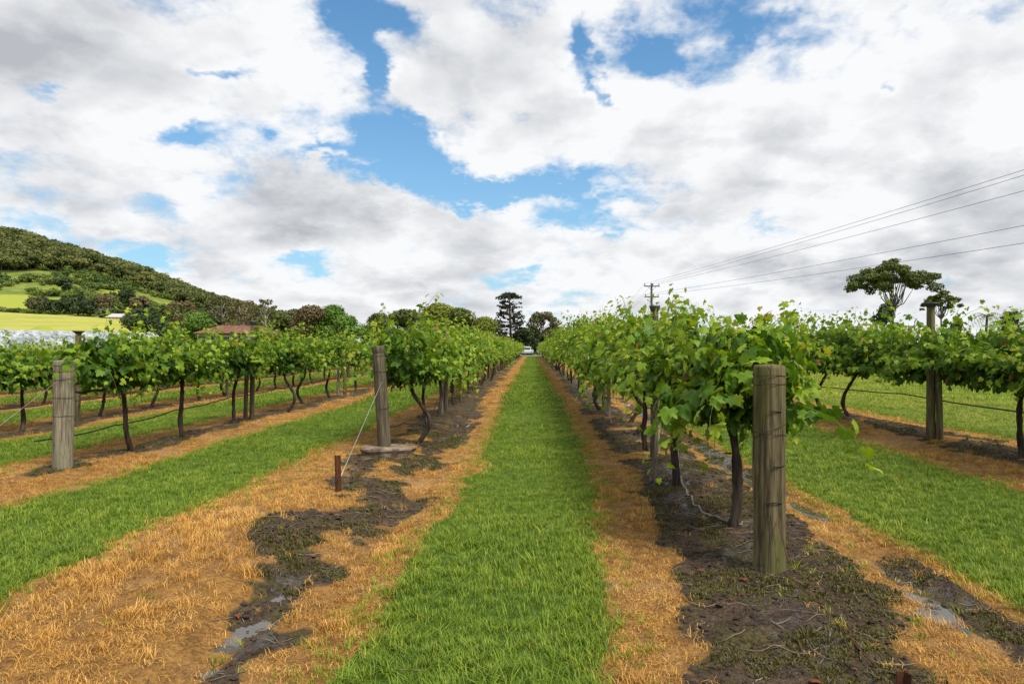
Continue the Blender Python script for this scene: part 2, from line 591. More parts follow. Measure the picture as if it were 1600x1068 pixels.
def zones(x, y):
    """share of green sward, dry sprayed grass, bare soil and wet mud at a place"""
    x, y = np.broadcast_arrays(np.asarray(x, float), np.asarray(y, float))
    e1 = (fbm(x * .9, y * .9, 5, 4) - .5)
    e2 = (fbm(x * 3.1, y * 3.1, 9, 3) - .5)
    e3 = (fbm(x * 8, y * 8, 13, 2) - .5)
    j = e1 * .42 + e2 * .32 + e3 * .16
    dry = np.zeros(x.shape)
    soil = np.zeros(x.shape)
    wet = np.zeros(x.shape)
    w = .10

    def band(t, a, b, soft=w):
        return sstep(t, a - soft, a + soft) * sstep(t, b + soft, b - soft)
    # sprayed bands under the rows (edges in metres from the lane's middle)
    gl, gr = np.interp(y, _gy, _gl), np.interp(y, _gy, _gr)
    xx = x + j * .6
    dry = np.maximum(dry, band(xx, -3.12, gl))
    dry = np.maximum(dry, band(xx, gr, 2.86))
    for k, (a, b) in {'L2': (-6.7, -4.78), 'L3': (-10.3, -8.4), 'L4': (-14.0, -12.1), 'L5': (-17.7, -15.8), 'R2': (4.72, 6.85)}.items():
        dry = np.maximum(dry, band(xx, a, b))
    ends = sstep(y, END + 1.5, END)
    dry *= ends
    # bare soil in the middle of each band
    bc = np.interp(y, [2.6, 3.3, 3.8, 4.3, 5.0, 6.2, 8.5, 10], [-1.66, -1.60, -1.56, -1.56, -1.57, -1.64, -1.86, -1.90])
    bw = np.interp(y, [2.6, 3.3, 3.8, 4.3, 5.0, 6.2, 8.5, 11], [.10, .13, .16, .19, .28, .42, .46, .48])
    s = band(x + j * 1.9 + (fbm(x * 2.2, y * 1.4, 17, 4) - .5) * .45 * sstep(y, 9, 6.5), bc - bw, bc + bw, .14)
    soil = np.maximum(soil, s)
    hw = np.interp(y, [2, 3.3, 4.5, 8, 15, 60], [.46, .54, .62, .56, .48, .40])
    cx = np.interp(y, [2, 3.3, 4.5, 9], [1.18, 1.40, 1.62, 1.70])
    soil = np.maximum(soil, band(x + j * 1.1, cx - hw, cx + hw))
    for k, hw_, off in (('L2', .24, 0.), ('L3', .28, .05), ('L4', .30, 0.), ('L5', .28, 0.), ('R2', .46, .05)):
        yy0 = START[k] - .9 if k != 'R2' else 0
        soil = np.maximum(soil, band(x + j * 1.1, ROWS[k] + off - hw_, ROWS[k] + off + hw_) * sstep(y + e1, yy0, yy0 + .8))
    soil *= ends
    # wheel ruts: mud beside the beds
    r1 = band(x + j * .5, -1.36, -1.10, .06) * sstep(y, 4.6, 5.4) * sstep(y + e2 * 3, 22, 12) * sstep(fbm(x * .8, y * .45, 21, 2), .38, .50)
    r2 = band(x + j * .6, 2.36, 2.72, .07) * sstep(fbm(x * .8, y * .35, 27, 2), .36, .48) * sstep(y, 34, 16)
    r3 = band(x + j * .5, -1.60, -1.36, .06) * sstep(y, 7.5, 9.0) * sstep(y, 24, 16)
    r4 = band(x + j, bc - .16, bc + .16, .12) * sstep(y, 4.9, 4.3)           # the wet hollow in front
    soil = np.maximum.reduce([soil, r1, r2 * .9, r3])
    # dry tussocks break the soil up
    tus = sstep(fbm(x * 1.7, y * 1.7, 33, 4), .66, .74)
    soil *= 1 - .9 * tus * (1 - r4) * np.where((x > .8) & (y < 9), .35, np.where((np.abs(x + 1.7) < .7) & (y < 5), .7, 1))
    wetn = fbm(x * 2.2, y * 1.1, 41, 4)
    wet = np.maximum.reduce([r1 * .7, r2, r3, r4 * .9, soil * .55 * sstep(x, .9, 1.4) * sstep(x, 2.4, 1.9)]) * sstep(wetn, .40, .60)
    soil = np.clip(soil, 0, 1)
    dry = np.clip(dry, 0, 1)
    return dry, soil, np.clip(wet, 0, 1)


def terrain(x, y, fine=True):
    x, y = np.broadcast_arrays(np.asarray(x, float), np.asarray(y, float))
    z = .17 * sstep(x, 3.3, 5.4)
    z = z + (fbm(x * .22, y * .16, 2, 3) - .5) * .10 * sstep(y, 1.5, 6)
    z = z + .02 * sstep(y, 60, 200) * (fbm(x * .02, y * .02, 77, 2) - .5) * 40 * sstep(y, 130, 400) * 0
    if fine:
        dry, soil, wet = zones(x, y)
        near = sstep(y, 60, 12)
        z = z + near * ((fbm(x * 4.5, y * 4.5, 3, 4) - .5) * (.020 + .070 * soil) + (fbm(x * 13, y * 13, 4, 3) - .5) * .050 * soil)
        for k in ('L1', 'R1', 'R2', 'L2'):
            t = (x - ROWS[k]) / .55
            z = z + .045 * np.exp(-t * t) * sstep(y, 3.0, 5.5)
        t = (x + 1.22) / .17
        z = z - .05 * np.exp(-t * t) * sstep(y, 4.5, 6.0) * sstep(y, 26, 14)
        t = (x - 2.55) / .2
        z = z - .05 * np.exp(-t * t) * sstep(y, 34, 16)
        t = (x + 1.57) / .20
        z = z - .065 * np.exp(-t * t) * sstep(y, 5.6, 4.6) * sstep(y, 2.4, 3.2)
        t = (x + 1.50) / .14
        z = z - .05 * np.exp(-t * t) * sstep(y, 7.8, 9.2) * sstep(y, 24, 15)
        t = ((x + 2.35) / .65) ** 2 + ((y - 4.9) / 1.3) ** 2                  # hump of old grass left of the puddle
        z = z + .10 * np.exp(-t)
    return z


def gz(x, y):
    return float(terrain(np.array([x]), np.array([y]))[0])


def axis(lo, mid0, mid1, hi, step, grow):
    a = list(np.arange(mid0, mid1 + 1e-6, step))
    s, v = step, a[-1]
    while v < hi:
        s *= grow; v += s; a.append(v)
    s, v, b = step, a[0], []
    while v > lo:
        s *= grow; v -= s; b.append(v)
    return np.array(b[::-1] + a)


def m_ground():
    def f(T):
        z = T.attr('zone')[0]
        dry, soil, wet = T.sep(z)
        P = pos(T)
        n1 = T.noise(P, 7, 6, .65)
        n2 = T.noise(P, 46, 5, .72)
        n3 = T.noise(P, 1.3, 3, .5)
        nf = T.noise(P, .12, 3, .55)
        k = T.m('ADD', T.m('MULTIPLY', n1, .45), T.m('MULTIPLY', n2, .55))
        green = T.ramp(k, [(.30, (.030, .058, .008)), (.5, (.062, .118, .012)), (.68, (.115, .19, .022))])
        far = T.ss(T.sep(P)[0], 6.6, 8.0)
        green = T.mix(T.m('MULTIPLY', T.ss(nf, .40, .62), T.lin(far, 0, 1, .18, .75)), green, (.24, .29, .050))
        straw = T.ramp(k, [(.34, (.055, .028, .012)), (.47, (.21, .105, .030)), (.62, (.42, .23, .065))])
        straw = T.mix(T.m('MULTIPLY', T.ss(n3, .48, .7), .45), straw, (.42, .26, .13))
        dirt = T.ramp(k, [(.34, (.016, .010, .006)), (.46, (.052, .034, .021)), (.56, (.105, .072, .047)), (.68, (.20, .150, .105))])
        moss = T.noise(P, 3.1, 4, .6)
        dirt = T.mix(T.m('MULTIPLY', T.m('MULTIPLY', T.ss(moss, .46, .58), T.ss(n2, .40, .60)), .85), dirt, (.095, .088, .020))
        nw = T.noise(P, 16, 4, .6)
        w = T.ss(T.m('ADD', wet, T.m('MULTIPLY', T.m('SUBTRACT', nw, .52), 2.6)), .30, .70)
        dirt = T.mix(T.m('MULTIPLY', w, .55), dirt, (.032, .026, .022))
        e = T.m('MULTIPLY', T.m('SUBTRACT', k, .5), 1.6)
        col = T.mix(T.ss(T.m('ADD', dry, e), .35, .65), green, straw)
        s = T.ss(T.m('ADD', soil, e), .35, .62)
        col = T.mix(s, col, dirt)
        rough = T.lin(T.m('MULTIPLY', w, s), 0, 1, .92, .16)
        spec = T.lin(T.m('MULTIPLY', w, s), 0, 1, .15, .6)
        h = T.m('MULTIPLY', k, T.lin(T.m('MULTIPLY', w, s), 0, 1, 1, .25))
        return principled(T, col, rough, spec, bump(T, h, 1.0, .05))
    return material('ground_soil_and_sward', f)


def build_ground():
    xs = axis(-2500, -7.5, 7.5, 2500, .055, 1.055)
    ys = [-60, -30, -12, -5, -2, 0, 1.2, 2.0]
    v = 2.0
    while v < 130:
        v += max(.045, .0085 * v)
        ys.append(v)
    s = 1.2
    while v < 3500:
        s *= 1.12; v += s; ys.append(v)
    ys = np.array(ys)
    X, Y = np.meshgrid(xs, ys)
    Z = terrain(X, Y)
    Z = np.where(Y > 140, Z * 1.0, Z)
    d, so, w = zones(X, Y)
    far = sstep(np.abs(X), 24, 22)
    d, so, w = d * far, so * far, w * far
    V = np.stack([X, Y, Z], -1).reshape(-1, 3)
    nx, ny = len(xs), len(ys)
    i = (np.arange(ny - 1)[:, None] * nx + np.arange(nx - 1)[None]).ravel()
    Q = np.stack([i, i + 1, i + 1 + nx, i + nx], 1)
    col = np.stack([d, so, w, np.ones_like(d)], -1).reshape(-1, 4)
    me = make_mesh('ground', V, [Q], [m_ground()], True, {'zone': ('POINT', 'FLOAT_COLOR', col)})
    link('ground', me, kind='structure')


build_ground()


def m_water():
    def f(T):
        n = T.noise(pos(T), 9, 3, .5)
        return principled(T, T.mix(n, (.035, .028, .02), (.06, .05, .036)), .04, .9, bump(T, n, .12, .01))
    return material('muddy_water', f)


M['water'] = m_water()


def puddle(x, y, rx, ry, dz, seed):
    """a flat sheet of water; the soil round it stands higher and draws the shore"""
    a = np.linspace(0, 2 * np.pi, 48, endpoint=False)
    rr = 1 + .5 * (fbm(np.cos(a) * 2 + seed, np.sin(a) * 2, seed, 3) - .5)
    P = np.stack([x + np.cos(a) * rx * rr, y + np.sin(a) * ry * rr], 1)
    q = np.random.default_rng(seed).random((300, 2)) - .5
    z0 = float(np.percentile(terrain(x + q[:, 0] * rx, y + q[:, 1] * ry), 6))
    zz = z0 + dz
    rings, T_ = [[(x, y, zz)]], []
    fr = (.25, .5, .7, .85, .95, 1.05)
    for f in fr:
        q = np.array([x, y]) + (P - np.array([x, y])) * f
        zq = np.full(48, zz) if f < .9 else terrain(q[:, 0], q[:, 1]) - (.012 if f < 1 else .05)
        rings.append(np.column_stack([q, np.minimum(zq, zz)]))
    V = np.concatenate([np.asarray(r_) for r_ in rings])
    T_ += [(0, 1 + k, 1 + (k + 1) % 48) for k in range(48)]
    for i in range(len(fr) - 1):
        for k in range(48):
            p0, p1 = 1 + i * 48 + k, 1 + i * 48 + (k + 1) % 48
            T_ += [(p0, p0 + 48, p1 + 48), (p0, p1 + 48, p1)]
    link('puddle', make_mesh('puddle', V, [np.array(T_)], [M['water']]), kind='structure')


for (px_, py_, rx_, ry_, dz_, sd_) in ((388, 965, .20, .34, .016, 1), (432, 928, .16, .34, .012, 2), (320, 1030, .15, .20, .008, 8), (705, 686, .16, 1.0, .012, 3), (727, 655, .16, 1.4, .012, 4),
                                       (1262, 790, .17, .42, .014, 5), (1150, 745, .18, .8, .012, 6), (1445, 950, .15, .35, .012, 9)):
    _Y = 1600 / (py_ - 542)
    puddle((px_ - CX) / F * _Y, _Y, rx_, ry_, dz_, sd_)


# ------------------------------------------------------------------ grass: tufts scattered by geometry nodes
def tuft(seed, n, h, w, spread, lean, flat=0.0, seg=3):
    r = np.random.default_rng(seed)
    V, Q, T, A, k = [], [], [], [], 0
    for b in range(n):
        a = r.random() * 6.283
        d = np.array([math.cos(a), math.sin(a)])
        o = (r.random(2) - .5) * spread
        hh = h * (.45 + .75 * r.random())
        ln = lean * (.3 + 1.0 * r.random()) * hh
        sd = np.array([-d[1], d[0]]) * w * (.7 + .6 * r.random())
        tw = (r.random() - .5) * .8
        for i in range(seg):
            t = i / seg
            c = o + d * ln * t ** 1.8
            z = hh * (t - flat * t * t * .55)
            ww = sd * (1 - .45 * t)
            V += [(*(c - ww), z - .012 * (i == 0)), (*(c + ww), z - .012 * (i == 0))]
        c = o + d * ln * (1 + tw * .1)
        V.append((*c, hh * (1 - flat * .6)))
        for i in range(seg - 1):
            Q.append((k + 2 * i, k + 2 * i + 1, k + 2 * i + 3, k + 2 * i + 2))
        T.append((k + 2 * seg - 2, k + 2 * seg - 1, k + 2 * seg))
        A += [r.random()] * (2 * seg + 1)
        k += 2 * seg + 1
    return V, Q, T, A


def tuft_mesh(name, mat, *a, **kw):
    V, Q, T, A = tuft(*a, **kw)
    return make_mesh(name, V, [np.array(Q), np.array(T)], [mat], True, {'tint': ('POINT', 'FLOAT', A)})


def scatter(name, P, rot, scl, idx, protos, mat):
    """one object of many small plants: instances of the prototypes on the points"""
    me = make_mesh(name, P, [], [mat], attrs={'rot': ('POINT', 'FLOAT_VECTOR', rot), 'scl': ('POINT', 'FLOAT', scl), 'idx': ('POINT', 'INT', idx)})
    o = link(name, me, kind='stuff')
    ng = bpy.data.node_groups.new(name + '_scatter', 'GeometryNodeTree')
    ng.interface.new_socket('Geometry', in_out='INPUT', socket_type='NodeSocketGeometry')
    ng.interface.new_socket('Geometry', in_out='OUTPUT', socket_type='NodeSocketGeometry')
    N, L = ng.nodes, ng.links
    gi, go = N.new('NodeGroupInput'), N.new('NodeGroupOutput')
    ip = N.new('GeometryNodeInstanceOnPoints')
    jn = N.new('GeometryNodeJoinGeometry')
    for p in reversed(protos):                     # a join node hands its links over last first
        po = bpy.data.objects.new(name + '_tuft', p)
        oi = N.new('GeometryNodeObjectInfo')
        oi.inputs['Object'].default_value = po
        oi.inputs['As Instance'].default_value = True
        L.new(oi.outputs['Geometry'], jn.inputs[0])

    def named(nm, typ):
        a = N.new('GeometryNodeInputNamedAttribute')
        a.data_type = typ
        a.inputs[0].default_value = nm
        return a.outputs[0]
    e2r = N.new('FunctionNodeEulerToRotation')
    L.new(named('rot', 'FLOAT_VECTOR'), e2r.inputs[0])
    L.new(gi.outputs[0], ip.inputs['Points'])
    L.new(jn.outputs[0], ip.inputs['Instance'])
    ip.inputs['Pick Instance'].default_value = True
    L.new(named('idx', 'INT'), ip.inputs['Instance Index'])
    L.new(e2r.outputs[0], ip.inputs['Rotation'])
    L.new(named('scl', 'FLOAT'), ip.inputs['Scale'])
    L.new(ip.outputs[0], go.inputs[0])
    md = o.modifiers.new('scatter', 'NODES')
    md.node_group = ng
    return o


def sample(y0, y1, dens, xmax=99, seed=0):
    """random points in the view wedge (and a little beyond it), dens per square metre"""
    r = np.random.default_rng(seed)
    half = min(.80 * y1 + 1.4, xmax)
    n = int(dens * (y1 - y0) * 2 * half)
    x = (r.random(n) * 2 - 1) * half
    y = y0 + r.random(n) * (y1 - y0)
    k = np.abs(x) < .80 * y + 1.4
    return x[k], y[k]


def build_grass():
    gP = [tuft_mesh('green_tuft', M['green'], 100 + i, 20, .043, .0018, .075, 1.0) for i in range(5)]
    gP += [tuft_mesh('long_green_tuft', M['green'], 120 + i, 10, .088, .0023, .06, 1.1, flat=.5, seg=4) for i in range(3)]
    gP += [tuft_mesh('wide_green_tuft', M['green'], 140 + i, 46, .060, .0060, .42, .8) for i in range(3)]
    dP = [tuft_mesh('dry_tuft', M['dry'], 200 + i, 24, .028, .0014, .09, 1.5, flat=.5) for i in range(5)]
    dP += [tuft_mesh('tall_dry_tuft', M['dry'], 220 + i, 26, .066, .0015, .085, .9, flat=.25, seg=4) for i in range(3)]
    dP += [tuft_mesh('wide_dry_tuft', M['dry'], 240 + i, 46, .036, .0058, .42, 1.5, flat=.5) for i in range(3)]
    G, D = [], []
    for (y0, y1, dens, s, xm, wide) in ((2.0, 4.6, 560, 1.0, 99, False), (4.6, 7.5, 430, 1.0, 99, False), (7.5, 11, 260, 1.1, 99, False), (11, 17, 130, 1.25, 15, False),
                                        (17, 34, 26, 1.0, 30, True), (34, 60, 12, 1.15, 36, True), (60, END, 5, 1.3, 22, True)):
        x, y = sample(y0, y1, dens, xm, int(y0 * 10))
        r = np.random.default_rng(int(y0 * 7))
        d, so, w = zones(x, y)
        q = r.random(len(x))
        edge = fbm(x * 5, y * 5, 61, 2)
        isd = d + (edge - .5) * .5 + (r.random(len(x)) - .5) * .75 > .5
        bare = so + (fbm(x * 7, y * 7, 62, 2) - .5) * .8 + (r.random(len(x)) - .5) * .5
        keep_d = isd & (bare < .36 + .2 * (q - .5)) & (q < np.where(fbm(x * 2.3, y * 2.3, 63, 3) > .56, .42, .90))
        keep_d |= isd & (bare >= .36) & (q < .012)                        # odd tufts on the bare soil
        keep_g = (~isd) & (bare < .5) & (x < 60)
        lush = fbm(x * .8, y * .8, 64, 3)
        # left of the lane, an older crop of taller straw in front of the end post
        tall = np.exp(-(((x + 2.25) / .75) ** 2 + ((y - 5.0) / 1.2) ** 2)) + .5 * (fbm(x * 1.9, y * 1.9, 65, 3) > .60)
        for lst, kp, far0, near_n, tall_i in ((G, keep_g, 8, 5, 5), (D, keep_d, 8, 5, 5)):
            xx, yy = x[kp], y[kp]
            n = len(xx)
            if lst is G:
                sc = s * (.62 + .65 * lush[kp]) * (.75 + .5 * r.random(n))
                al = np.clip(sstep(yy, 4.4, 2.6) * .28 + sstep(lush[kp], .5, .7) * .12, 0, .4)
            else:
                sc = s * (.62 + .55 * r.random(n))
                al = np.clip(tall[kp] * .5, 0, .6)
            ii = np.where(r.random(n) < al, tall_i + r.integers(0, 3, n), r.integers(0, near_n, n)) if not wide else far0 + r.integers(0, 3, n)
            rot = np.stack([(r.random(n) - .5) * .25, (r.random(n) - .5) * .25, r.random(n) * 6.283], 1)
            lst.append((np.stack([xx, yy, terrain(xx, yy) - .004], 1), rot, sc, ii))
    for nm, lst, pr, mt in (('grass', G, gP, M['green']), ('dry_grass', D, dP, M['dry'])):
        scatter(nm, *[np.concatenate([l[i] for l in lst]) for i in range(4)], pr, mt)
    # weeds that sprout green again along the edges
    x, y = sample(2.2, 12, 34, 9, 77)
    r = np.random.default_rng(78)
    d, so, w = zones(x, y)
    k = (d > .5) & (so < .9) & (fbm(x * 1.1, y * 1.1, 66, 3) > .54)
    x, y = x[k], y[k]
    # and a yellowing fringe where sward and sprayed strip meet
    fx, fy = sample(2.2, 16, 190, 12, 79)
    wd = .10 + .16 * r.random(len(fx))
    d0, dl, dr = zones(fx, fy)[0], zones(fx - wd, fy)[0], zones(fx + wd, fy)[0]
    so = zones(fx, fy)[1]
    k = (np.maximum(np.maximum(dl, dr), d0) - np.minimum(np.minimum(dl, dr), d0) > .5) & (so < .4) & (r.random(len(fx)) < np.clip(9 / fy, .3, 1))
    x, y = np.concatenate([x, fx[k]]), np.concatenate([y, fy[k]])
    n = len(x)
    scatter('weeds', np.stack([x, y, terrain(x, y)], 1), np.stack([np.zeros(n), np.zeros(n), r.random(n) * 6.28], 1), .5 + .5 * r.random(n), r.integers(0, 2, n),
            [tuft_mesh('weed_tuft', M['weed'], 300 + i, 11, .055, .0022, .07, .9) for i in range(2)], M['weed'])


M['weed'] = m_grass('yellow_green_weed', [(0, (.10, .17, .012)), (.5, (.24, .29, .02)), (1, (.42, .38, .05))], .4)
build_grass()


def build_litter():
    """clods, cane prunings and dead leaves on the bare soil"""
    def clod(seed):
        r = np.random.default_rng(seed)
        bm_v = []
        for i in range(4):
            for k in range(6):
                a = k * 1.047 + i * .4
                rr = math.sin((i + .6) / 4.2 * math.pi) * (.75 + .5 * r.random())
                bm_v.append((rr * math.cos(a), rr * math.sin(a), .55 * math.cos((i + .4) / 4.2 * math.pi) * (.8 + .4 * r.random())))
        Q = [(i * 6 + k, i * 6 + (k + 1) % 6, i * 6 + 6 + (k + 1) % 6, i * 6 + 6 + k) for i in range(3) for k in range(6)]
        n = len(bm_v)
        bm_v.append((0, 0, .6))
        return make_mesh('soil_clod', bm_v, [np.array(Q), np.array([(n, k + 1 if k < 5 else 0, k) for k in range(6)])], [M['clod']], False)
    x, y = sample(2.2, 15, 900, 7, 400)
    r = np.random.default_rng(401)
    d, so, w = zones(x, y)
    k = (so > .55) & (w < .5) & (r.random(len(x)) < np.clip(14 / y ** 1.6, .03, 1)) & (fbm(x * 3, y * 3, 71, 3) > .36)
    x, y = x[k], y[k]
    n = len(x)
    sc = .004 + .022 * r.random(n) ** 4
    scatter('soil_clods', np.stack([x, y, terrain(x, y)], 1), r.random((n, 3)) * 6.28 * np.array([.1, .1, 1]), sc, r.integers(0, 3, n), [clod(410 + i) for i in range(3)], M['clod'])
    # thin moss and seedlings on the damp soil
    x, y = sample(2.2, 12, 420, 7, 402)
    d, so, w = zones(x, y)
    k = (so > .5) & (fbm(x * 2.1, y * 2.1, 72, 4) > .52) & (r.random(len(x)) < np.clip(8 / y, .2, 1))
    x, y = x[k], y[k]
    n = len(x)
    scatter('moss', np.stack([x, y, terrain(x, y) - .002], 1), np.stack([np.zeros(n), np.zeros(n), r.random(n) * 6.28], 1), .5 + .8 * r.random(n), r.integers(0, 3, n),
            [tuft_mesh('moss_tuft', M['moss'], 320 + i, 26, .014, .0035, .09, 1.2) for i in range(3)], M['moss'])
    # prunings
    g = Geo()
    r = np.random.default_rng(431)
    x, y = sample(2.3, 12, 34, 6.5, 430)
    d, so, w = zones(x, y)
    k = (so > .5) | (r.random(len(x)) < .03)
    for xi, yi in zip(x[k], y[k]):
        a = r.random() * 6.28
        L = .06 + .26 * r.random() ** 2
        t = np.linspace(-.5, .5, 5)
        bend = (r.random() - .5) * .6
        px = xi + L * (t * math.cos(a) - bend * t * t * math.sin(a))
        py = yi + L * (t * math.sin(a) + bend * t * t * math.cos(a))
        pz = terrain(px, py) + .006 + .02 * r.random() * (t + .5) * r.random()
        rr = .0016 + .002 * r.random()
        g.tube(np.stack([px, py, pz], 1), rr, 4, tint=r.random())
    link('fallen_twigs', g.mesh('fallen_twigs', M['twig']), kind='stuff')
    g = Geo()
    x, y = sample(2.3, 13, 4, 5, 440)
    d, so, w = zones(x, y)
    k = so > .5
    for xi, yi in zip(x[k], y[k]):
        s = .02 + .03 * r.random()
        V, T = LEAF_LOW
        a = r.random() * 6.28
        v = V * s * np.array([1, 1, 2.2])
        c, sn = math.cos(a), math.sin(a)
        v = np.stack([v[:, 0] * c - v[:, 1] * sn + xi, v[:, 0] * sn + v[:, 1] * c + yi, v[:, 2] + gz(xi, yi) + .02], 1)
        g.add(v, None, T)
    link('fallen_leaves', g.mesh('fallen_leaves', M['deadleaf']), kind='stuff')


M['moss'] = m_grass('soil_moss', [(0, (.045, .042, .014)), (.5, (.095, .090, .020)), (1, (.16, .13, .045))], .5)
M['clod'] = m_plain('soil_clod', (.050, .037, .026), .9, .15, 0, .5)


# ------------------------------------------------------------------ grapevines
def leaf_template(pts, ring=None):
    """a five-lobed vine leaf, stalk at the origin, tip along +y, about one unit across"""
    half = np.array(pts, float)
    out = np.vstack([half, (half * [-1, 1])[::-1]])
    n = len(out)
    c = np.array([0, .22])

    def lift(p):
        r = np.hypot(p[:, 0], p[:, 1] - .2)
        return -.38 * r * r + .10 * np.abs(p[:, 0]) + .05 * np.sin(p[:, 0] * 9 + p[:, 1] * 7)
    if ring:
        inner = c + (out - c) * ring
        P = np.vstack([[c], inner, out])
        T = [(0, 1 + k, 1 + (k + 1) % n) for k in range(n)]
        for k in range(n):
            a, b = 1 + k, 1 + (k + 1) % n
            T += [(a, a + n, b + n), (a, b + n, b)]
    else:
        P = np.vstack([[c], out])
        T = [(0, 1 + k, 1 + (k + 1) % n) for k in range(n)]
    V = np.column_stack([P, lift(P)])
    T = np.array(T)
    a, b, d = V[T[:, 0]], V[T[:, 1]], V[T[:, 2]]
    flip = np.cross(b - a, d - a)[:, 2] < 0
    T[flip] = T[flip][:, ::-1]
    return V, T


LEAF_HI = leaf_template([(.0, .02), (.07, -.12), (.20, -.20), (.33, -.12), (.40, -.02), (.54, .06), (.50, .17), (.40, .24), (.52, .36), (.56, .52), (.44, .54),
                         (.30, .50), (.27, .66), (.16, .80), (.06, .92)], .55)
LEAF_MID = leaf_template([(.0, .02), (.20, -.20), (.40, -.05), (.54, .08), (.38, .24), (.56, .50), (.28, .50), (.17, .78), (.03, .92)])
LEAF_LOW = leaf_template([(.0, -.02), (.32, -.18), (.55, .25), (.30, .60), (.04, .92)])
LEAF_TINY = (np.array([(0, -.15, 0), (.5, .3, -.08), (0, .95, -.2), (-.5, .3, -.08)]), np.array([(0, 1, 2), (0, 2, 3)]))
LEAF_PART = make_mesh('leaf', LEAF_HI[0], [LEAF_HI[1]], [M['leafpart']], True)


def shoots(seed, n, tall, span=1.02, zc=1.02, sag=1.0, step=.062, leaf=.112, spread=1.0, lift=1.0):
    """canes that arch up and out of the cordon and hang over; returns the leaves and the canes"""
    r = np.random.default_rng(seed)
    P, Tt, Nn, S, C, canes = [], [], [], [], [], []
    for k in range(n):
        y0 = (r.random() * 2 - 1) * span
        side = 1 if k % 2 else -1
        up = (.25 + 1.45 * r.random()) * lift
        if r.random() < .07:
            up += .5
        out = side * (.10 + .80 * r.random()) * spread
        d = np.array([out, (r.random() - .5) * 1.3, up])
        d /= np.linalg.norm(d)
        L = (.45 + .65 * r.random()) * tall
        if r.random() < .08:
            L *= 1.25
        m = max(5, int(L / step))
        p = np.array([side * .03, y0, zc + (r.random() - .5) * .12])
        pts = [p.copy()]
        droop = sag * (.20 + 1.75 * r.random() ** 1.6)
        for i in range(m):
            d = d + np.array([(r.random() - .5) * .16, (r.random() - .5) * .16, -droop * step * (.9 + 1.1 * i / m)])
            d /= np.linalg.norm(d)
            p = p + d * step
            pts.append(p.copy())
        pts = np.array(pts)
        canes.append(pts)
        for i in range(1, m + 1):
            t = i / m
            tang = pts[i] - pts[i - 1]
            tang /= np.linalg.norm(tang)
            for rep in range(2 if r.random() < .45 else 1):
                a = (i + rep) * 2.4 + r.random() * .9
                lat = np.array([math.cos(a), math.sin(a) * .7, .35 * math.sin(a * 1.7)])
                lat -= tang * lat.dot(tang) * .6
                lat /= np.linalg.norm(lat)
                pet = .05 + .045 * r.random()
                base = pts[i] + lat * pet + np.array([0, 0, .01])
                tip = lat * .85 + tang * .25 + np.array([0, 0, -.15 - .75 * r.random()])
                nrm = np.array([lat[0] * .55 + .35 * np.sign(base[0] + .01), lat[1] * .55, .62]) + (r.random(3) - .5) * 1.3
                P.append(base); Tt.append(tip); Nn.append(nrm)
                s = leaf * (1.15 - .62 * t ** 2.2) * (.68 + .62 * r.random())
                S.append(s)
                C.append(.34 + .40 * t ** 2 + (r.random() - .5) * .42 - (.06 if t < .5 else 0) + (.9 if r.random() < .004 else 0))
    # old leaves low inside the canopy
    for k in range(int(n * 4.2)):
        b = np.array([(r.random() - .5) * .62, (r.random() * 2 - 1) * span, zc - .12 + .70 * tall * r.random()])
        P.append(b); Tt.append((r.random(3) - .5) * np.array([1.4, 1.4, .3]) - np.array([0, 0, .8]))
        Nn.append(np.array([np.sign(b[0]) * .9, 0, .5]) + (r.random(3) - .5))
        S.append(leaf * (.75 + .5 * r.random())); C.append(.12 + .25 * r.random() + (.75 if r.random() < .02 else 0))
    P, Tt, Nn = np.array(P), np.array(Tt), np.array(Nn)
    Nn /= np.linalg.norm(Nn, axis=1)[:, None]
    Tt -= Nn * np.sum(Nn * Tt, 1)[:, None]
    Tt /= np.linalg.norm(Tt, axis=1)[:, None] + 1e-9
    Xx = np.cross(Tt, Nn)
    return dict(P=P, t=Tt, n=Nn, x=Xx, S=np.array(S), C=np.clip(np.array(C), 0, 1), canes=canes)


def leaf_geo(d, tpl, sel=None, k=1.0):
    V0, T0 = tpl
    idx = np.arange(len(d['P'])) if sel is None else sel
    P, t, n, x, S, C = (d[a][idx] for a in ('P', 't', 'n', 'x', 'S', 'C'))
    S = S * k
    curl = 1 + (np.sin(np.arange(len(P)) * 12.9) * .7)
    V = P[:, None] + S[:, None, None] * (V0[None, :, 0, None] * x[:, None] + V0[None, :, 1, None] * t[:, None] + (V0[None, :, 2] * curl[:, None])[..., None] * n[:, None])
    T = T0[None] + (np.arange(len(P)) * len(V0))[:, None, None]
    return V.reshape(-1, 3), T.reshape(-1, 3), np.repeat(C, len(V0))


def foliage_mesh(d, tpl, sel=None, k=1.0, canes=True, seg=4, every=1):
    V, T, A = leaf_geo(d, tpl, sel, k)
    g = Geo().add(V, None, T, A)
    if canes:
        for i, c in enumerate(d['canes'][::every]):
            c = c[::2] if len(c) > 6 else c
            g.tube(c, np.linspace(.0042, .0016, len(c)), seg, False, mi=1)
    return g.mesh('foliage', [M['leaf'], M['cane']], True)


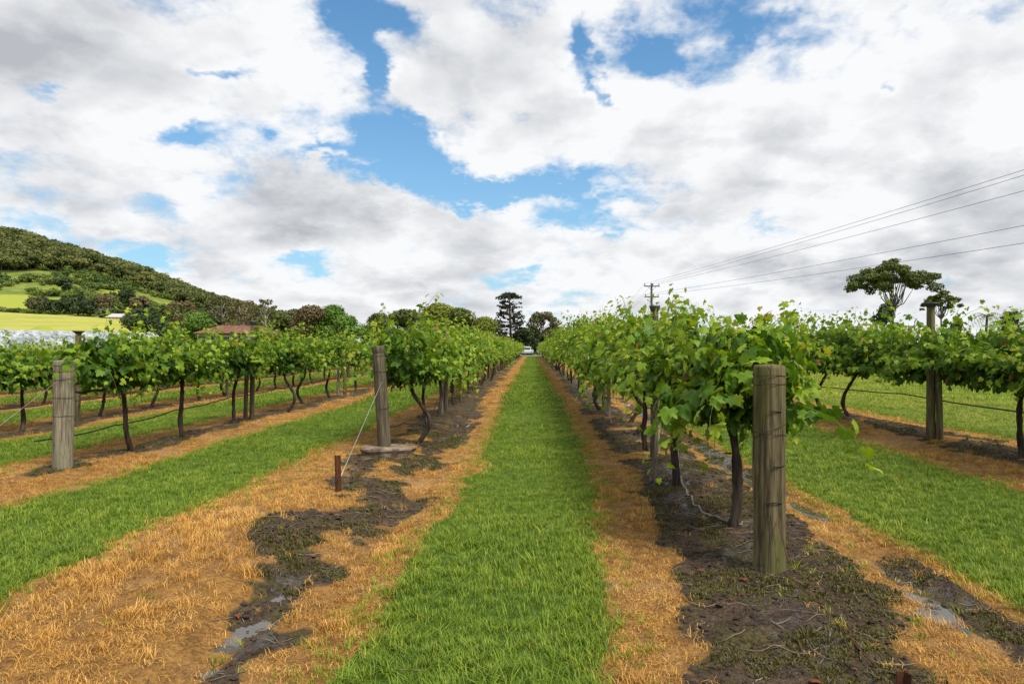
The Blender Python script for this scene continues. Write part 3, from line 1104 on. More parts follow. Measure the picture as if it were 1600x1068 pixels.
def trunk_mesh(seed, h=1.02, r0=.031, lean=.10, seg=9, bend=1.0):
    r = np.random.default_rng(seed)
    n = 19
    t = np.linspace(0, 1, n)
    a1, a2 = (r.random(2) - .5) * 2
    k1, k2 = 5 + 4 * r.random(), r.random() * 6
    py = bend * (lean * a1 * np.sin(t * 3.4) + lean * 1.3 * (a2 + .4 * np.sign(a2)) * (t - 1) + .13 * lean * np.sin(t * k1 + k2))
    px = bend * lean * .7 * (.18 * np.sin(t * k1 * 1.2 + k2 * 2) + (r.random() - .5) * 2 * np.sin(t * 4.2) + (r.random() - .5) * (t - 1))
    P = np.stack([px - px[-1], py - py[-1], t * (h + .06) - .06], 1)
    R = r0 * (1.25 - .45 * t + .35 * np.exp(-t * 14) + .25 * sstep(t, .85, 1)) * (1 + .34 * (r.random(n) - .5))
    return Geo().tube(P, R, seg, wob=.20, seed=seed).mesh('trunk', M['bark'])


def cordon_mesh(seed, s, zc=1.02, L=.95):
    r = np.random.default_rng(seed)
    t = np.linspace(0, 1, 9)
    P = np.stack([(r.random(9) - .5) * .05, s * t * L, zc - .05 + .06 * np.sin(t * 3 + r.random() * 3) - .02 + (r.random(9) - .5) * .035], 1)
    return Geo().tube(P, .029 * (1.05 - .6 * t) * (1 + .4 * (r.random(9) - .5)), 7, wob=.25, seed=seed).mesh('cordon', M['bark'])


def span_of(r, lo, hi):
    return lo + (hi - lo) * r.random()


SHAPES = {'tall': dict(n=90, tall=1.13, sag=.95, leaf=.101, spread=1.05, lift=1.3), 'low': dict(span=.84, n=74, tall=1.0, sag=1.15, leaf=.097, spread=1.15, lift=1.2), 'bush': dict(n=104, tall=1.04, sag=1.25, leaf=.113, spread=1.05, lift=1.15)}
TRUNKS = [trunk_mesh(900 + i, lean=(.08, .14, .20, .26)[i % 4]) for i in range(10)]
TRUNKS_FAR = [trunk_mesh(950 + i, seg=5) for i in range(4)]
CORDONS = [[cordon_mesh(970 + i, s) for i in range(3)] for s in (1, -1)]
VAR = {}
for shp in ('tall', 'low'):
    VAR[shp, 'near'] = [foliage_mesh(shoots(500 + i + (40 if shp == 'low' else 0), **SHAPES[shp]), LEAF_MID) for i in range(5)]
    VAR[shp, 'mid'] = [foliage_mesh(shoots(560 + i + (40 if shp == 'low' else 0), **{**SHAPES[shp], 'n': 56}), LEAF_LOW, k=1.12, every=2, seg=3) for i in range(5)]
    VAR[shp, 'far'] = [foliage_mesh(shoots(620 + i + (40 if shp == 'low' else 0), **{**SHAPES[shp], 'n': 46, 'step': .08}), LEAF_TINY, k=1.5, canes=False) for i in range(4)]
_q = [0]


def place_vine(row, y, shape, label, group, nleaf=0, lod='near', flip=None, trunk=None, seed=None, zs=1.0, dx=0.0, over=None):
    r = np.random.default_rng(int(y * 100) + hash_row(row) if seed is None else seed)
    x = ROWS[row] + dx + (r.random() - .5) * .10
    z = gz(x, y) - .01
    if lod == 'far':
        t = empty('grapevine', (x, y, z), math.pi * (r.random() < .5))
        tag(t, label, 'grapevine', group)
        link('trunk', TRUNKS_FAR[r.integers(0, 4)], t)
        f = link('foliage', VAR[shape if shape != 'bush' else 'tall', 'far'][r.integers(0, 4)], t, kind='stuff')
        f.scale = (1, 1.05, .93 + .14 * r.random())
        return t
    t = empty('grapevine', (x, y, z), math.pi * (r.random() < .5) if flip is None else flip)
    tag(t, label, 'grapevine', group)
    link('trunk', TRUNKS[r.integers(0, 10)] if trunk is None else trunk, t, rot=(0, 0, r.random() * .8 - .4))
    for s in (0, 1):
        link('cordon', CORDONS[s][r.integers(0, 3)], t)
    if nleaf:
        d = shoots(int(y * 1000) + hash_row(row) * 3 + 5 if seed is None else seed, **{**SHAPES[shape], **(over or {})})
        for key in ('P',):
            d[key][:, 2] *= zs
        d['canes'] = [c * np.array([1, 1, zs]) for c in d['canes']]
        Rz = Matrix.Rotation(t.rotation_euler.z, 3, 'Z')
        Pw = d['P'] @ np.array(Rz).T + np.array([x, y, z])
        view = Pw - np.array([0, 0, H])
        dist = np.linalg.norm(view, axis=1)
        nw = d['n'] @ np.array(Rz).T
        cen = np.array([x, y, z + 1.25])
        outw = np.sum((Pw - cen) * (np.array([0, 0, H]) - cen), 1) / np.linalg.norm(np.array([0, 0, H]) - cen)
        face = np.abs(np.sum(nw * view, 1)) / dist
        score = d['S'] / dist * (.35 + face) * (1 + 1.6 * np.clip(outw, -.6, 1.2))
        order = np.argsort(-score)
        take, rest = order[:nleaf], order[nleaf:]
        for i in take:
            o = bpy.data.objects.new('leaf', LEAF_PART)
            COL.objects.link(o)
            o.parent = t
            b = Matrix((d['x'][i], d['t'][i], d['n'][i])).transposed().to_4x4()
            b.translation = d['P'][i]
            o.matrix_local = b @ Matrix.Diagonal((d['S'][i], d['S'][i], d['S'][i] * (1 + .7 * math.sin(i * 12.9)), 1))
            o.color = (d['C'][i], 0, 0, 1)
        f = link('foliage', foliage_mesh(d, LEAF_MID, rest), t, kind='stuff')
    else:
        f = link('foliage', VAR[shape if shape != 'bush' else 'tall', lod][r.integers(0, len(VAR['tall', lod]))], t, kind='stuff')
        f.scale = (1, 1, (.94 + .13 * r.random()) * zs)
    return t


def hash_row(k):
    return sum(ord(c) * (i + 3) * 17 for i, c in enumerate(k))


ORD = ['first', 'second', 'third', 'fourth', 'fifth', 'sixth', 'seventh', 'eighth', 'ninth', 'tenth', 'eleventh', 'twelfth', 'thirteenth', 'fourteenth']
NAMES = {'L1': 'row left of the grass lane', 'R1': 'row right of the grass lane', 'L2': 'second row to the left', 'L3': 'third row to the left',
         'L4': 'fourth row to the left', 'L5': 'fifth row to the left', 'R2': 'outer right row by the open lawn'}


def build_vines():
    plan = {
        'R1': dict(ys=[5.65, 7.4, 9.75, 11.9, 13.6, 15.3], step=2.0, end=109, shape='bush', leaf=[300, 300, 260, 170, 110, 60], ord_to=12),
        'L1': dict(ys=[10.8, 12.8, 14.5, 17.0, 19.1, 21.3], step=2.0, end=109, shape='tall', leaf=[260, 200, 130, 60], ord_to=12),
        'L2': dict(ys=[9.47, 11.15, 13.2, 15.7, 17.2, 19.4, 22.2, 25.0], step=2.0, end=74, shape='low', leaf=[230, 180, 120, 60], ord_to=8),
        'L3': dict(ys=[10.4, 12.5, 14.9, 16.9], step=2.0, end=64, shape='low', leaf=[90, 70], ord_to=4),
        'L4': dict(ys=[13.5], step=2.0, end=60, shape='low', leaf=[], ord_to=0),
        'L5': dict(ys=[17.5], step=2.1, end=62, shape='low', leaf=[], ord_to=0),
        'R2': dict(ys=[6.3, 8.05, 10.0, 12.0, 13.3, 15.4], step=2.0, end=76, shape='tall', leaf=[0, 240, 220, 150, 120, 60], ord_to=7),
    }
    look = {
        ('R1', 0): 'big leafy grapevine hanging behind the stout mossy post at right',
        ('R1', 1): 'bushy grapevine second behind the stout mossy post in the right row',
        ('L1', 0): 'grapevine with trailing leaves behind the dark post on the stone slab',
        ('L2', 0): 'grapevine with a bent trunk beside the pale grey end post at left',
        ('L2', 1): 'grapevine with a straight pale trunk two along from the grey end post',
        ('R2', 1): 'grapevine at the right edge with a long bare arm under its leaves',
        ('R2', 2): 'grapevine with leaves around the tall capped pole at right',
        ('R2', 3): 'grapevine with an S-bent trunk left of the tall capped pole at right',
    }
    for row, p in plan.items():
        ys = list(p['ys'])
        r = np.random.default_rng(hash_row(row))
        while ys[-1] < p['end']:
            ys.append(ys[-1] + p['step'] * (.94 + .12 * r.random()))
        grp = 'grapevines in the ' + NAMES[row]
        for i, y in enumerate(ys):
            if (row, i) in look:
                lab = look[row, i]
            elif i < p['ord_to']:
                lab = f'{ORD[i]} grapevine from the near end of the {NAMES[row]}'
            else:
                lab = f'leafy grapevine farther along the {NAMES[row]}'
            nl = p['leaf'][i] if i < len(p['leaf']) else 0
            lod = 'near' if y < 24 else 'mid' if y < 48 else 'far'
            tr = None
            if (row, i) == ('R2', 3):
                tr = S_TRUNK
            if row == 'R1' and i < 2:
                tr = trunk_mesh(1010 + i, lean=.06, r0=.038)
            place_vine(row, y, p['shape'], lab, grp, nl, lod, trunk=tr, flip=0.0 if nl else None, zs=zs_of(row, y), over=dict(span=.80, spread=.80, sag=1.9, n=112, tall=.99) if (row, i) == ('R1', 0) else None)


def zs_of(row, y):
    return {'R1': float(np.interp(y, [5, 8, 14, 25], [.97, 1.02, 1.10, 1.14])), 'L1': .98, 'R2': float(np.interp(y, [6, 11, 16], [.80, .88, .97])),
            'L2': .99}.get(row, .88)


S_TRUNK = trunk_mesh(1001, lean=.30)
build_vines()
build_litter()


# ------------------------------------------------------------------ posts, poles, wires and pipes of the trellis
def post_body(r, h, seed, neck=False, taper=.0, seg=22, deep=.25):
    def wob(a, z):
        return .032 * np.sin(a * 2 + seed + z * .8) + .022 * np.sin(a * 5 + seed * 2 + z * 3) + .014 * np.sin(a * 9 + z * 8 + seed) + .018 * np.sin(a * 14 + seed) * np.sin(z * 4 + seed)
    pr = [(r, -deep)]
    for t in np.linspace(0, 1, 12):
        z = t * (h - .015)
        rr = r * (1 - taper * t)
        if neck and h - .10 < z:
            rr *= .93
        pr.append((rr, z))
    if neck:
        pr = pr[:-2] + [(r * (1 - taper), h - .125), (r * .90, h - .110), (r * .90, h - .090), (r * .97, h - .080), (r * .97, h - .012)]
    pr += [(r * (.965 - taper), h - .003), (r * (.90 - taper), h), (r * .45, h + .003)]
    return Geo().lathe(pr, seg, wob=wob)


def loop_geo(r, z, tilt=.02, rad=.0022, seed=0, arc=None):
    a = np.linspace(0, 2 * np.pi, 28) if arc is None else np.linspace(-1.57 + arc[0], -1.57 + arc[1], 12)
    rr = r * 1.035 + .003
    P = np.stack([np.cos(a) * rr, np.sin(a) * rr, z + tilt * np.sin(a + seed) + .004 * np.sin(3 * a + seed)], 1)
    return Geo().tube(P, rad, 5, False)


def end_post(row, x, y, r, h, mat, label, loops, lean=(0, 0), neck=False, seed=1):
    t = empty('end_post', (x, y, gz(x, y)))
    t.rotation_euler = (lean[0], lean[1], seed * 1.3)
    t.rotation_euler.z = 0
    tag(t, label, 'post', 'wooden end posts of the vine rows')
    pm = post_body(r, h, seed, neck, .03 if neck else 0.0, 40)
    for v in pm.V:                                   # a sawn top that has weathered uneven
        top = v[:, 2] > h - .03
        v[top, 2] += .016 * (fbm(v[top, 0] * 18 + seed, v[top, 1] * 18, seed, 2) - .6)
    link('post', pm.mesh('post', M[mat]), t)
    for (z, tilt, s, *arc) in loops:
        link('wire_loop' if not arc else 'staple', loop_geo(r, z, tilt, .0022 if not arc else .0042, s, arc or None).mesh('wire_loop', M['darkwire']), t)
    return t


R1P = (1.565, 4.50)
L1P = (-1.99, 9.25)
L2P = (-5.70, 8.30)
end_post('R1', *R1P, .099, 1.382 - gz(*R1P), 'post_mossy', 'stout mossy wooden end post standing in the dark soil at right',
         [(1.29, .004, 0), (1.235, .006, 1), (.925, .05, 2), (.90, .015, 4), (1.06, .004, 1, -.35, .45), (.70, .006, 3, -.1, .75), (.47, .004, 0, -.6, .5)], (0, 0), False, 2)
end_post('L1', *L1P, .088, 1.517 - gz(*L1P), 'post_dark', 'dark weathered end post standing on a stone slab left of the lane',
         [(1.12, .006, 0), (.62, .006, 1), (1.33, .004, 2)], (0, math.radians(-3.6)), True, 3)
end_post('L2', *L2P, .112, 1.337 - gz(*L2P), 'post_grey', 'pale grey wooden end post at far left, bound with wire',
         [(1.24, .008, 0), (1.16, .006, 2), (1.07, .02, 1), (.85, .006, 0), (.62, .008, 3)], (0, math.radians(.6)), False, 4)

# the slab the dark post stands on
_g = Geo()
_r = np.random.default_rng(8)
_a = np.linspace(0, 2 * np.pi, 22, endpoint=False)
_o = np.stack([np.sign(np.cos(_a)) * np.abs(np.cos(_a)) ** .6 * .37 * (1 + .30 * (_r.random(22) - .5)), np.sign(np.sin(_a)) * np.abs(np.sin(_a)) ** .7 * .22 * (1 + .35 * (_r.random(22) - .5))], 1)
_V, _Q = [], []
for _k, (_s, _z) in enumerate(((.84, -.08), (.90, .0), (1.0, .045), (.985, .074), (.5, .078))):
    for _p in _o:
        _V.append((_p[0] * _s, _p[1] * _s, _z + .020 * _r.random()))
for _k in range(4):
    for _i in range(22):
        _Q.append((_k * 22 + _i, _k * 22 + (_i + 1) % 22, (_k + 1) * 22 + (_i + 1) % 22, (_k + 1) * 22 + _i))
_V.append((0, 0, .085))
_g.add(_V, _Q, [(88 + _i, 88 + (_i + 1) % 22, 110) for _i in range(22)])
_s = link('stone_slab', _g.mesh('stone_slab', M['stone'], False), loc=(L1P[0] + .02, L1P[1] - .02, gz(*L1P) + .02))
tag(_s, 'flat sandstone slab lying round the foot of the dark end post', 'stone')


def star_picket(x, y, h, label, rot=.4):
    g = Geo()
    for k in range(3):
        a = k * 2.094
        Mx = Matrix.Translation((0, 0, 0)) @ Matrix.Rotation(a, 4, 'Z')
        g.box((.004, -.004, -.25), (.034, .004, h), M=Mx)
    o = link('steel_picket', g.mesh('steel_picket', M['rust'], False), loc=(x, y, gz(x, y)), rot=(0.05, -.03, rot))
    tag(o, label, 'picket', 'rusty anchor pickets')
    return o


_Y = 1600 / (778 - 542)
STK = ((528 - CX) / F * _Y, _Y)
star_picket(*STK, .36, 'rusty steel picket in the dark soil left of the lane, wire tied to it')
_Y = 2.98
STK2 = ((1412 - CX) / F * _Y, _Y)
star_picket(*STK2, .09, 'stub of a rusty picket low at the bottom right edge', 1.0)


def cable(name, pts, rad, mat, label, cat, sag=0.0, n=24, group=None, seg=5, wob=0.0, seed=0, ground=False):
    pts = [np.array(p, float) for p in pts]
    P = []
    for a, b in zip(pts[:-1], pts[1:]):
        m = n
        t = np.linspace(0, 1, m, endpoint=False)
        q = a[None] + (b - a)[None] * t[:, None]
        q[:, 2] -= sag * 4 * t * (1 - t)
        P.append(q)
    P = np.vstack(P + [pts[-1][None]])
    if wob:
        s = np.linspace(0, len(P) * .5, len(P))
        P[:, 0] += wob * (fbm(s, s * 0 + seed, seed, 3) - .5) * 2
        P[:, 2] += wob * (fbm(s, s * 0 + seed + 9, seed + 3, 3) - .5) * 1.2
    if ground:
        P[:, 2] = np.maximum(P[:, 2], terrain(P[:, 0], P[:, 1]) + rad * .7)
    o = link(name, Geo().tube(P, rad, seg).mesh(name, M[mat]))
    tag(o, label, cat, group)
    return o


_zl = gz(*L1P)
cable('guy_wire', [(L1P[0] - .02, L1P[1] - .09, _zl + .98), (STK[0], STK[1] + .03, gz(*STK) + .10)], .0040, 'wire', 'pale guy wire from the dark end post down to the rusty picket', 'wire', 0, 6)
_z2 = gz(*L2P)
cable('guy_wire', [(L2P[0] + .02, L2P[1] - .12, _z2 + 1.05), (L2P[0] - .15, L2P[1] - 2.0, gz(L2P[0] - .15, L2P[1] - 2.0))], .0024, 'wire', 'thin guy wire from the grey end post down to the ground at left', 'wire', 0, 6)
_zr = gz(*R1P)
cable('guy_wire', [(R1P[0] + .02, R1P[1] - .105, _zr + .36), (R1P[0] + .035, R1P[1] - .30, _zr + .05), (R1P[0] + .06, R1P[1] - .7, gz(1.7, 3.8) + .02), (R1P[0] + .03, R1P[1] - 1.35, gz(1.7, 3.1) + .02)], .0036, 'rust',
      'rusty wire hanging from the mossy end post onto the soil', 'wire', 0, 10, wob=.012, seed=4, ground=True)


# tall poles with a tin cap, and short posts beside some of them
POLE_GEO = {}


def pole_meshes(k):
    if k not in POLE_GEO:
        r = (.056, .05, .06)[k]
        cr_ = (.072, .078, .112)[k]
        p = post_body(r, 2.02, k + 5, False, .12, 14).mesh('pole', M[('post_dark', 'post_grey', 'post_mossy')[k % 3] if k != 1 else 'post_dark'])
        c = Geo().lathe([(.056, 1.985), (.062, 2.0), (cr_, 2.035), (cr_ + .004, 2.046), (cr_ - .004, 2.054), (.03, 2.058)], 18).mesh('cap', M['tin'])
        POLE_GEO[k] = (p, c)
    return POLE_GEO[k]


SHORT = [post_body(.045, .98, 31 + i, False, .05, 12).mesh('trellis_post', M['post_grey' if i else 'post_mossy']) for i in range(2)]


def trellis_pole(row, y, k, label, dx=0, lean=0.0, s=1.0):
    x = ROWS[row] + dx
    t = empty('trellis_pole', (x, y, gz(x, y)), 0, 1)
    t.rotation_euler = (lean * .4, lean, .7 * k)
    t.scale = (1, 1, s)
    tag(t, label, 'pole', 'tall capped poles in the ' + NAMES[row])
    p, c = pole_meshes(k)
    link('pole', p, t)
    link('cap', c, t)


def short_post(row, y, k, label, dx=0, s=1.0):
    x = ROWS[row] + dx
    o = link('trellis_post', SHORT[k], loc=(x, y, gz(x, y)), scl=(1, 1, s), rot=(.02, .015, k + y))
    tag(o, label, 'post', 'short trellis posts in the ' + NAMES[row])


for row, ys in {'R1': [9.15, 16.0, 22.6], 'L1': [15.6, 22.4, 29.4], 'L2': [13.95, 20.7, 27.4], 'L3': [14.0, 20.8, 27.6], 'R2': [9.55, 15.6, 22.4], 'L4': [24.2, 31.2], 'L5': [27.4, 34.0]}.items():
    while ys[-1] < min(72 if row[0] == 'L' and row != 'L1' else 105, 105):
        ys.append(ys[-1] + 6.9)
    for i, y in enumerate(ys):
        lab = (f'{ORD[i]} tall pole with a tin cap in the {NAMES[row]}' if i < 3 else f'far tall capped pole in the {NAMES[row]}')
        if (row, i) == ('R2', 0):
            lab = 'tall grey pole with a flat tin cap among vines at right'
        trellis_pole(row, y, (i + len(row) + ord(row[1])) % 3 if (row, i) != ('R2', 0) else 2, lab, (.03 if i % 2 else -.02) if (row, i) != ('R2', 0) else -.24, .012 * math.sin(i * 2.2 + y), ((2.03 if row in ('L1', 'L2') else 1.84 if row[0] == 'L' else 2.06 if row == 'R1' else 2.11) - gz(ROWS[row], y)) / 2.058)
for row, y, k, lab, dx in (('R1', 9.55, 1, 'short pale post beside the first capped pole of the right row', .09), ('L2', 13.8, 0, 'short mossy post paired with the first capped pole of the second left row', -.09),
                           ('L1', 15.2, 1, 'short grey post beside the first capped pole of the row left of the lane', -.06), ('R2', 9.46, 0, 'short mossy splint post tight against the tall pole at right', -.165),
                           ('L2', 20.4, 1, 'short grey post beside the second capped pole of the second left row', -.08), ('R1', 14.3, 1, 'short grey post between trunks in the right row', -.05),
                           ('R1', 17.4, 1, 'farther short grey post between trunks in the right row', -.05), ('L1', 18.3, 0, 'short mossy post between trunks left of the lane', .03)):
    short_post(row, y, k, lab, dx, .98 if y != 9.55 else .93)

# trellis wires and drip pipes
for row, y1 in (('R1', 70), ('L1', 70), ('L2', 60), ('L3', 50), ('R2', 60)):
    for z in (1.02, 1.32):
        pts = [(ROWS[row], START[row] + (0 if row != 'R2' else .5), z + gz(ROWS[row], START[row]))] + [(ROWS[row], y, z + gz(ROWS[row], y)) for y in np.arange(START[row] + 7, y1, 7)]
        cable('trellis_wire', pts, .0022, 'darkwire', f"{'upper' if z > 1.2 else 'lower'} trellis wire strung along the {NAMES[row]}", 'wire', .01, 4, 'trellis wires', 4)


def drip(row, ys, zs, dx, label, sag=.03, mat='pipe', rad=.0095, wob=.01):
    pts = [(ROWS[row] + dx, y, gz(ROWS[row], y) + z) for y, z in zip(ys, zs)]
    cable('drip_pipe', pts, rad, mat, label, 'pipe', sag, 12, 'irrigation pipes of the vine rows', 6, wob, hash_row(row))


drip('L2', [8.0, 9.5, 11.15, 13.2, 15.7, 17.2, 19.4, 22.2, 25, 30, 40, 52], [.33, .36, .42, .50, .53, .55, .55, .5, .5, .5, .5, .5], -.13, 'black irrigation pipe slung low along the second row to the left')
drip('L3', [9.5, 11.5, 13.4, 15.9, 18, 22, 28, 36, 48], [.55, .5, .45, .48, .5, .5, .5, .5, .5], .1, 'black irrigation pipe slung along the third row to the left')
drip('R2', [4.5, 7.75, 10.6, 13, 15, 19, 25, 33, 44, 60], [.50, .52, .54, .52, .5, .5, .48, .48, .48, .48], -.08, 'black irrigation pipe stretched straight along the outer right row', .015)
drip('L1', [9.2, 10.8, 12.8, 14.5, 17, 19, 22, 28, 36, 50], [.40, .28, .12, .22, .4, .4, .4, .4, .4, .4], -.08, 'thin black irrigation pipe sagging behind the dark end post', .05)
_hz = lambda x, y, z=0.0: (x, y, gz(x, y) + .012 + z)
cable('hose', [_hz(1.70, 5.55, .0), _hz(1.56, 5.75), _hz(1.52, 6.4), _hz(1.58, 7.2, .05), _hz(1.75, 8.4, .38), _hz(1.74, 9.3, .62), _hz(1.55, 9.9, .60), _hz(1.45, 11.0, .30), _hz(1.42, 12.2, .12), _hz(1.46, 13.5, .30), _hz(1.50, 14.6, .5)],
      .0095, 'hose', 'pale old hose looping down through the soil of the right row', 'hose', .02, 8, None, 6, .02, 5, True)


# ------------------------------------------------------------------ the hill, pasture and everything far off
_rp = np.array([-1300, -700, -300, 0, 50, 100, 150, 180, 225, 270, 330, 380, 430, 500, 560, 640])
_ry = np.array([345, 338, 344, 360, 372, 384, 399, 410, 428, 446, 463, 476, 488, 504, 524, 545])


def hill_z(px, Y):
    """height of the rising land west of the vineyard, by bearing (as a photo column) and depth"""
    px, Y = np.broadcast_arrays(np.asarray(px, float), np.asarray(Y, float))
    ridge = np.interp(px, _rp, _ry)
    ridge = np.minimum(ridge + 10, 545)                                    # the wood on top makes up the rest
    lowf = np.interp(px, [-900, 0, 230, 420, 600], [521, 521, 523, 545, 548])
    upf = np.interp(px, [-900, 0, 100, 200, 330, 470, 600], [484, 487, 493, 499, 517, 542, 547])
    mid = np.minimum(np.interp(px, [-900, 0, 100, 200, 300, 420, 600], [440, 448, 456, 472, 500, 535, 548]), upf)
    knots = [60, 95, 150, 285, 370, 520, 760]
    tv = [np.full(px.shape, 552.), np.full(px.shape, 552.), lowf, upf, mid, ridge, ridge + 25]
    zs = [(542 - t) / F * k + H for t, k in zip(tv, knots)]
    zs[0] = np.full(px.shape, -.6); zs[1] = np.minimum(zs[1], -.2)
    z = np.full(px.shape, -.6)
    for i in range(len(knots) - 1):
        t = np.clip((Y - knots[i]) / (knots[i + 1] - knots[i]), 0, 1)
        s = t * t * (3 - 2 * t) * .35 + t * .65
        z = np.where((Y >= knots[i]) & (Y <= knots[i + 1]), zs[i] * (1 - s) + zs[i + 1] * s, z)
    z = np.where(Y > knots[-1], zs[-1], z)
    rough = sstep(Y, 285, 340)
    x = (px - CX) / F * Y
    z = z + rough * (fbm(x * .018, Y * .018, 91, 4) - .5) * 9 * np.clip(z / 40, 0, 1)
    knoll = np.exp(-(((px - 66) / 22) ** 2)) * np.exp(-(((Y - 158) / 9) ** 2)) * 1.6
    return z + knoll


def far_ground(x, Y):
    return np.maximum(hill_z(CX + x / Y * F, Y), 0.0)


def m_hill():
    def f(T):
        z = T.attr('zone')[0]
        fld, wood, bright = T.sep(z)
        P = pos(T)
        n = T.noise(P, .05, 6, .65)
        n2 = T.noise(P, .35, 5, .65)
        k = T.m('ADD', T.m('MULTIPLY', n, .5), T.m('MULTIPLY', n2, .5))
        scrub = T.ramp(k, [(.32, (.055, .085, .016)), (.46, (.12, .165, .028)), (.58, (.21, .235, .045)), (.72, (.27, .22, .09))])
        past = T.ramp(T.m('ADD', T.m('MULTIPLY', n, .65), T.m('MULTIPLY', n2, .35)), [(.35, (.215, .255, .042)), (.5, (.33, .335, .064)), (.65, (.40, .355, .10))])
        yx = T.noise(T.vm('MULTIPLY', P, (.35, 1, 1)), .06, 3, .5)
        past = T.mix(T.m('MULTIPLY', T.ss(yx, .52, .66), .5), past, (.24, .25, .035))
        col = T.mix(T.ss(T.m('ADD', fld, T.m('MULTIPLY', T.m('SUBTRACT', n2, .5), .5)), .4, .6), scrub, past)
        col = T.mix(T.ss(T.m('ADD', bright, T.m('MULTIPLY', T.m('SUBTRACT', n2, .5), .7)), .35, .7), col, (.27, .30, .045))
        col = T.mix(T.ss(wood, .3, .7), col, (.035, .045, .012))
        return principled(T, col, .95, .1, bump(T, n2, .6, .6))
    return material('hillside', f)


_wood_lo = lambda px: np.interp(px, [-900, 0, 60, 110, 150, 190, 230, 280, 330, 380, 430, 600], [416, 424, 420, 423, 427, 437, 450, 470, 484, 494, 503, 545])


def build_hill():
    px = np.concatenate([np.arange(-1300, 0, 20), np.arange(0, 660, 5)])
    Ys = np.concatenate([np.arange(60, 170, 4), np.arange(170, 530, 5), np.arange(540, 780, 20)])
    A, Y = np.meshgrid(px, Ys)
    Z = hill_z(A, Y)
    X = (A - CX) / F * Y
    py = CY - (Z - H) / Y * F
    fld = sstep(Y, 292, 280) * sstep(A, 520, 400)
    wood = sstep(py, _wood_lo(A) + 8, _wood_lo(A) - 2) * (Y > 300)
    br = sstep(A, 52, 38) * sstep(py, 456, 464) * (Y > 280) + np.exp(-((A - 196) / 24.) ** 2 - ((py - 483) / 9.) ** 2) * (Y > 285) \
        + np.exp(-((A - 185) / 30.) ** 2 - ((py - 456) / 7.) ** 2) * .7 * (Y > 285) + np.exp(-((A - 95) / 30.) ** 2 - ((py - 452) / 6.) ** 2) * .55 * (Y > 285) \
        + np.exp(-((A - 66) / 22.) ** 2 - ((Y - 158) / 9.) ** 2) * 1.0
    nx, ny = len(px), len(Ys)
    i = (np.arange(ny - 1)[:, None] * nx + np.arange(nx - 1)[None]).ravel()
    Q = np.stack([i, i + 1, i + 1 + nx, i + nx], 1)
    col = np.stack([fld, wood, np.clip(br, 0, 1), np.ones_like(fld)], -1).reshape(-1, 4)
    link('hill', make_mesh('hill', np.stack([X, Y, Z], -1).reshape(-1, 3), [Q], [m_hill()], True, {'zone': ('POINT', 'FLOAT_COLOR', col)}), kind='structure')


build_hill()


def m_foliage(name, stops, trans=.18, scale=.6):
    def f(T):
        t = T.attr('tint')[2]
        n = T.noise(pos(T), scale, 2, .5)
        k = T.m('ADD', T.m('MULTIPLY', t, .75), T.m('MULTIPLY', T.m('SUBTRACT', n, .3), .5))
        return leafy(T, T.ramp(k, stops), trans, .6, .2)
    return material(name, f)


def m_forest():
    def f(T):
        t = T.attr('tint')[2]
        r = obj_rand(T)
        k = T.m('ADD', T.m('MULTIPLY', t, .35), T.m('MULTIPLY', r, .55))
        k = T.m('ADD', k, T.m('MULTIPLY', T.m('SUBTRACT', T.noise(pos(T), .02, 2, .5), .45), .5))
        return leafy(T, T.ramp(k, [(0, (.032, .050, .013)), (.4, (.085, .108, .026)), (.7, (.150, .160, .040)), (1, (.215, .195, .065))]), .15, .6, .2)
    return material('eucalypt_forest', f)


def m_scrub():
    def f(T):
        t = T.attr('tint')[2]
        r = obj_rand(T)
        k = T.m('ADD', T.m('MULTIPLY', t, .35), T.m('MULTIPLY', r, .65))
        return leafy(T, T.ramp(k, [(0, (.030, .052, .014)), (.35, (.066, .105, .020)), (.6, (.115, .165, .030)), (.8, (.18, .22, .045)), (1, (.21, .16, .09))]), .15, .6, .2)
    return material('hill_scrub', f)


FOL = {
    'olive': m_foliage('olive_foliage', [(0, (.032, .050, .012)), (.5, (.085, .110, .022)), (1, (.17, .19, .04))]),
    'bright': m_foliage('bright_foliage', [(0, (.035, .080, .012)), (.5, (.095, .185, .022)), (1, (.19, .29, .04))]),
    'yellow': m_foliage('yellow_green_foliage', [(0, (.055, .080, .012)), (.5, (.15, .185, .022)), (1, (.29, .30, .04))]),
    'dark': m_foliage('dark_foliage', [(0, (.016, .030, .011)), (.5, (.040, .062, .020)), (1, (.085, .11, .032))]),
    'brown': m_foliage('brownish_foliage', [(0, (.060, .048, .024)), (.5, (.135, .105, .052)), (1, (.24, .19, .095))]),
    'gum': m_foliage('gum_foliage', [(0, (.045, .052, .020)), (.5, (.10, .105, .040)), (1, (.18, .165, .07))]),
    'grey': m_foliage('grey_green_foliage', [(0, (.050, .062, .030)), (.5, (.105, .125, .060)), (1, (.20, .22, .12))]),
    'bunya': m_foliage('bunya_foliage', [(0, (.012, .018, .009)), (.5, (.030, .042, .018)), (1, (.070, .078, .036))]),
}
TRUNK = {'brown': m_bark('brown_tree_bark', (.04, .03, .02), (.11, .085, .06), (.15, .12, .09), 3, (1, 1, .3), .05),
         'grey': m_bark('grey_tree_bark', (.08, .07, .06), (.19, .17, .15), (.26, .23, .20), 3, (1, 1, .3), .03),
         'pale': m_bark('pale_gum_bark', (.22, .19, .16), (.44, .39, .34), (.55, .50, .45), 3, (1, 1, .3), .03)}


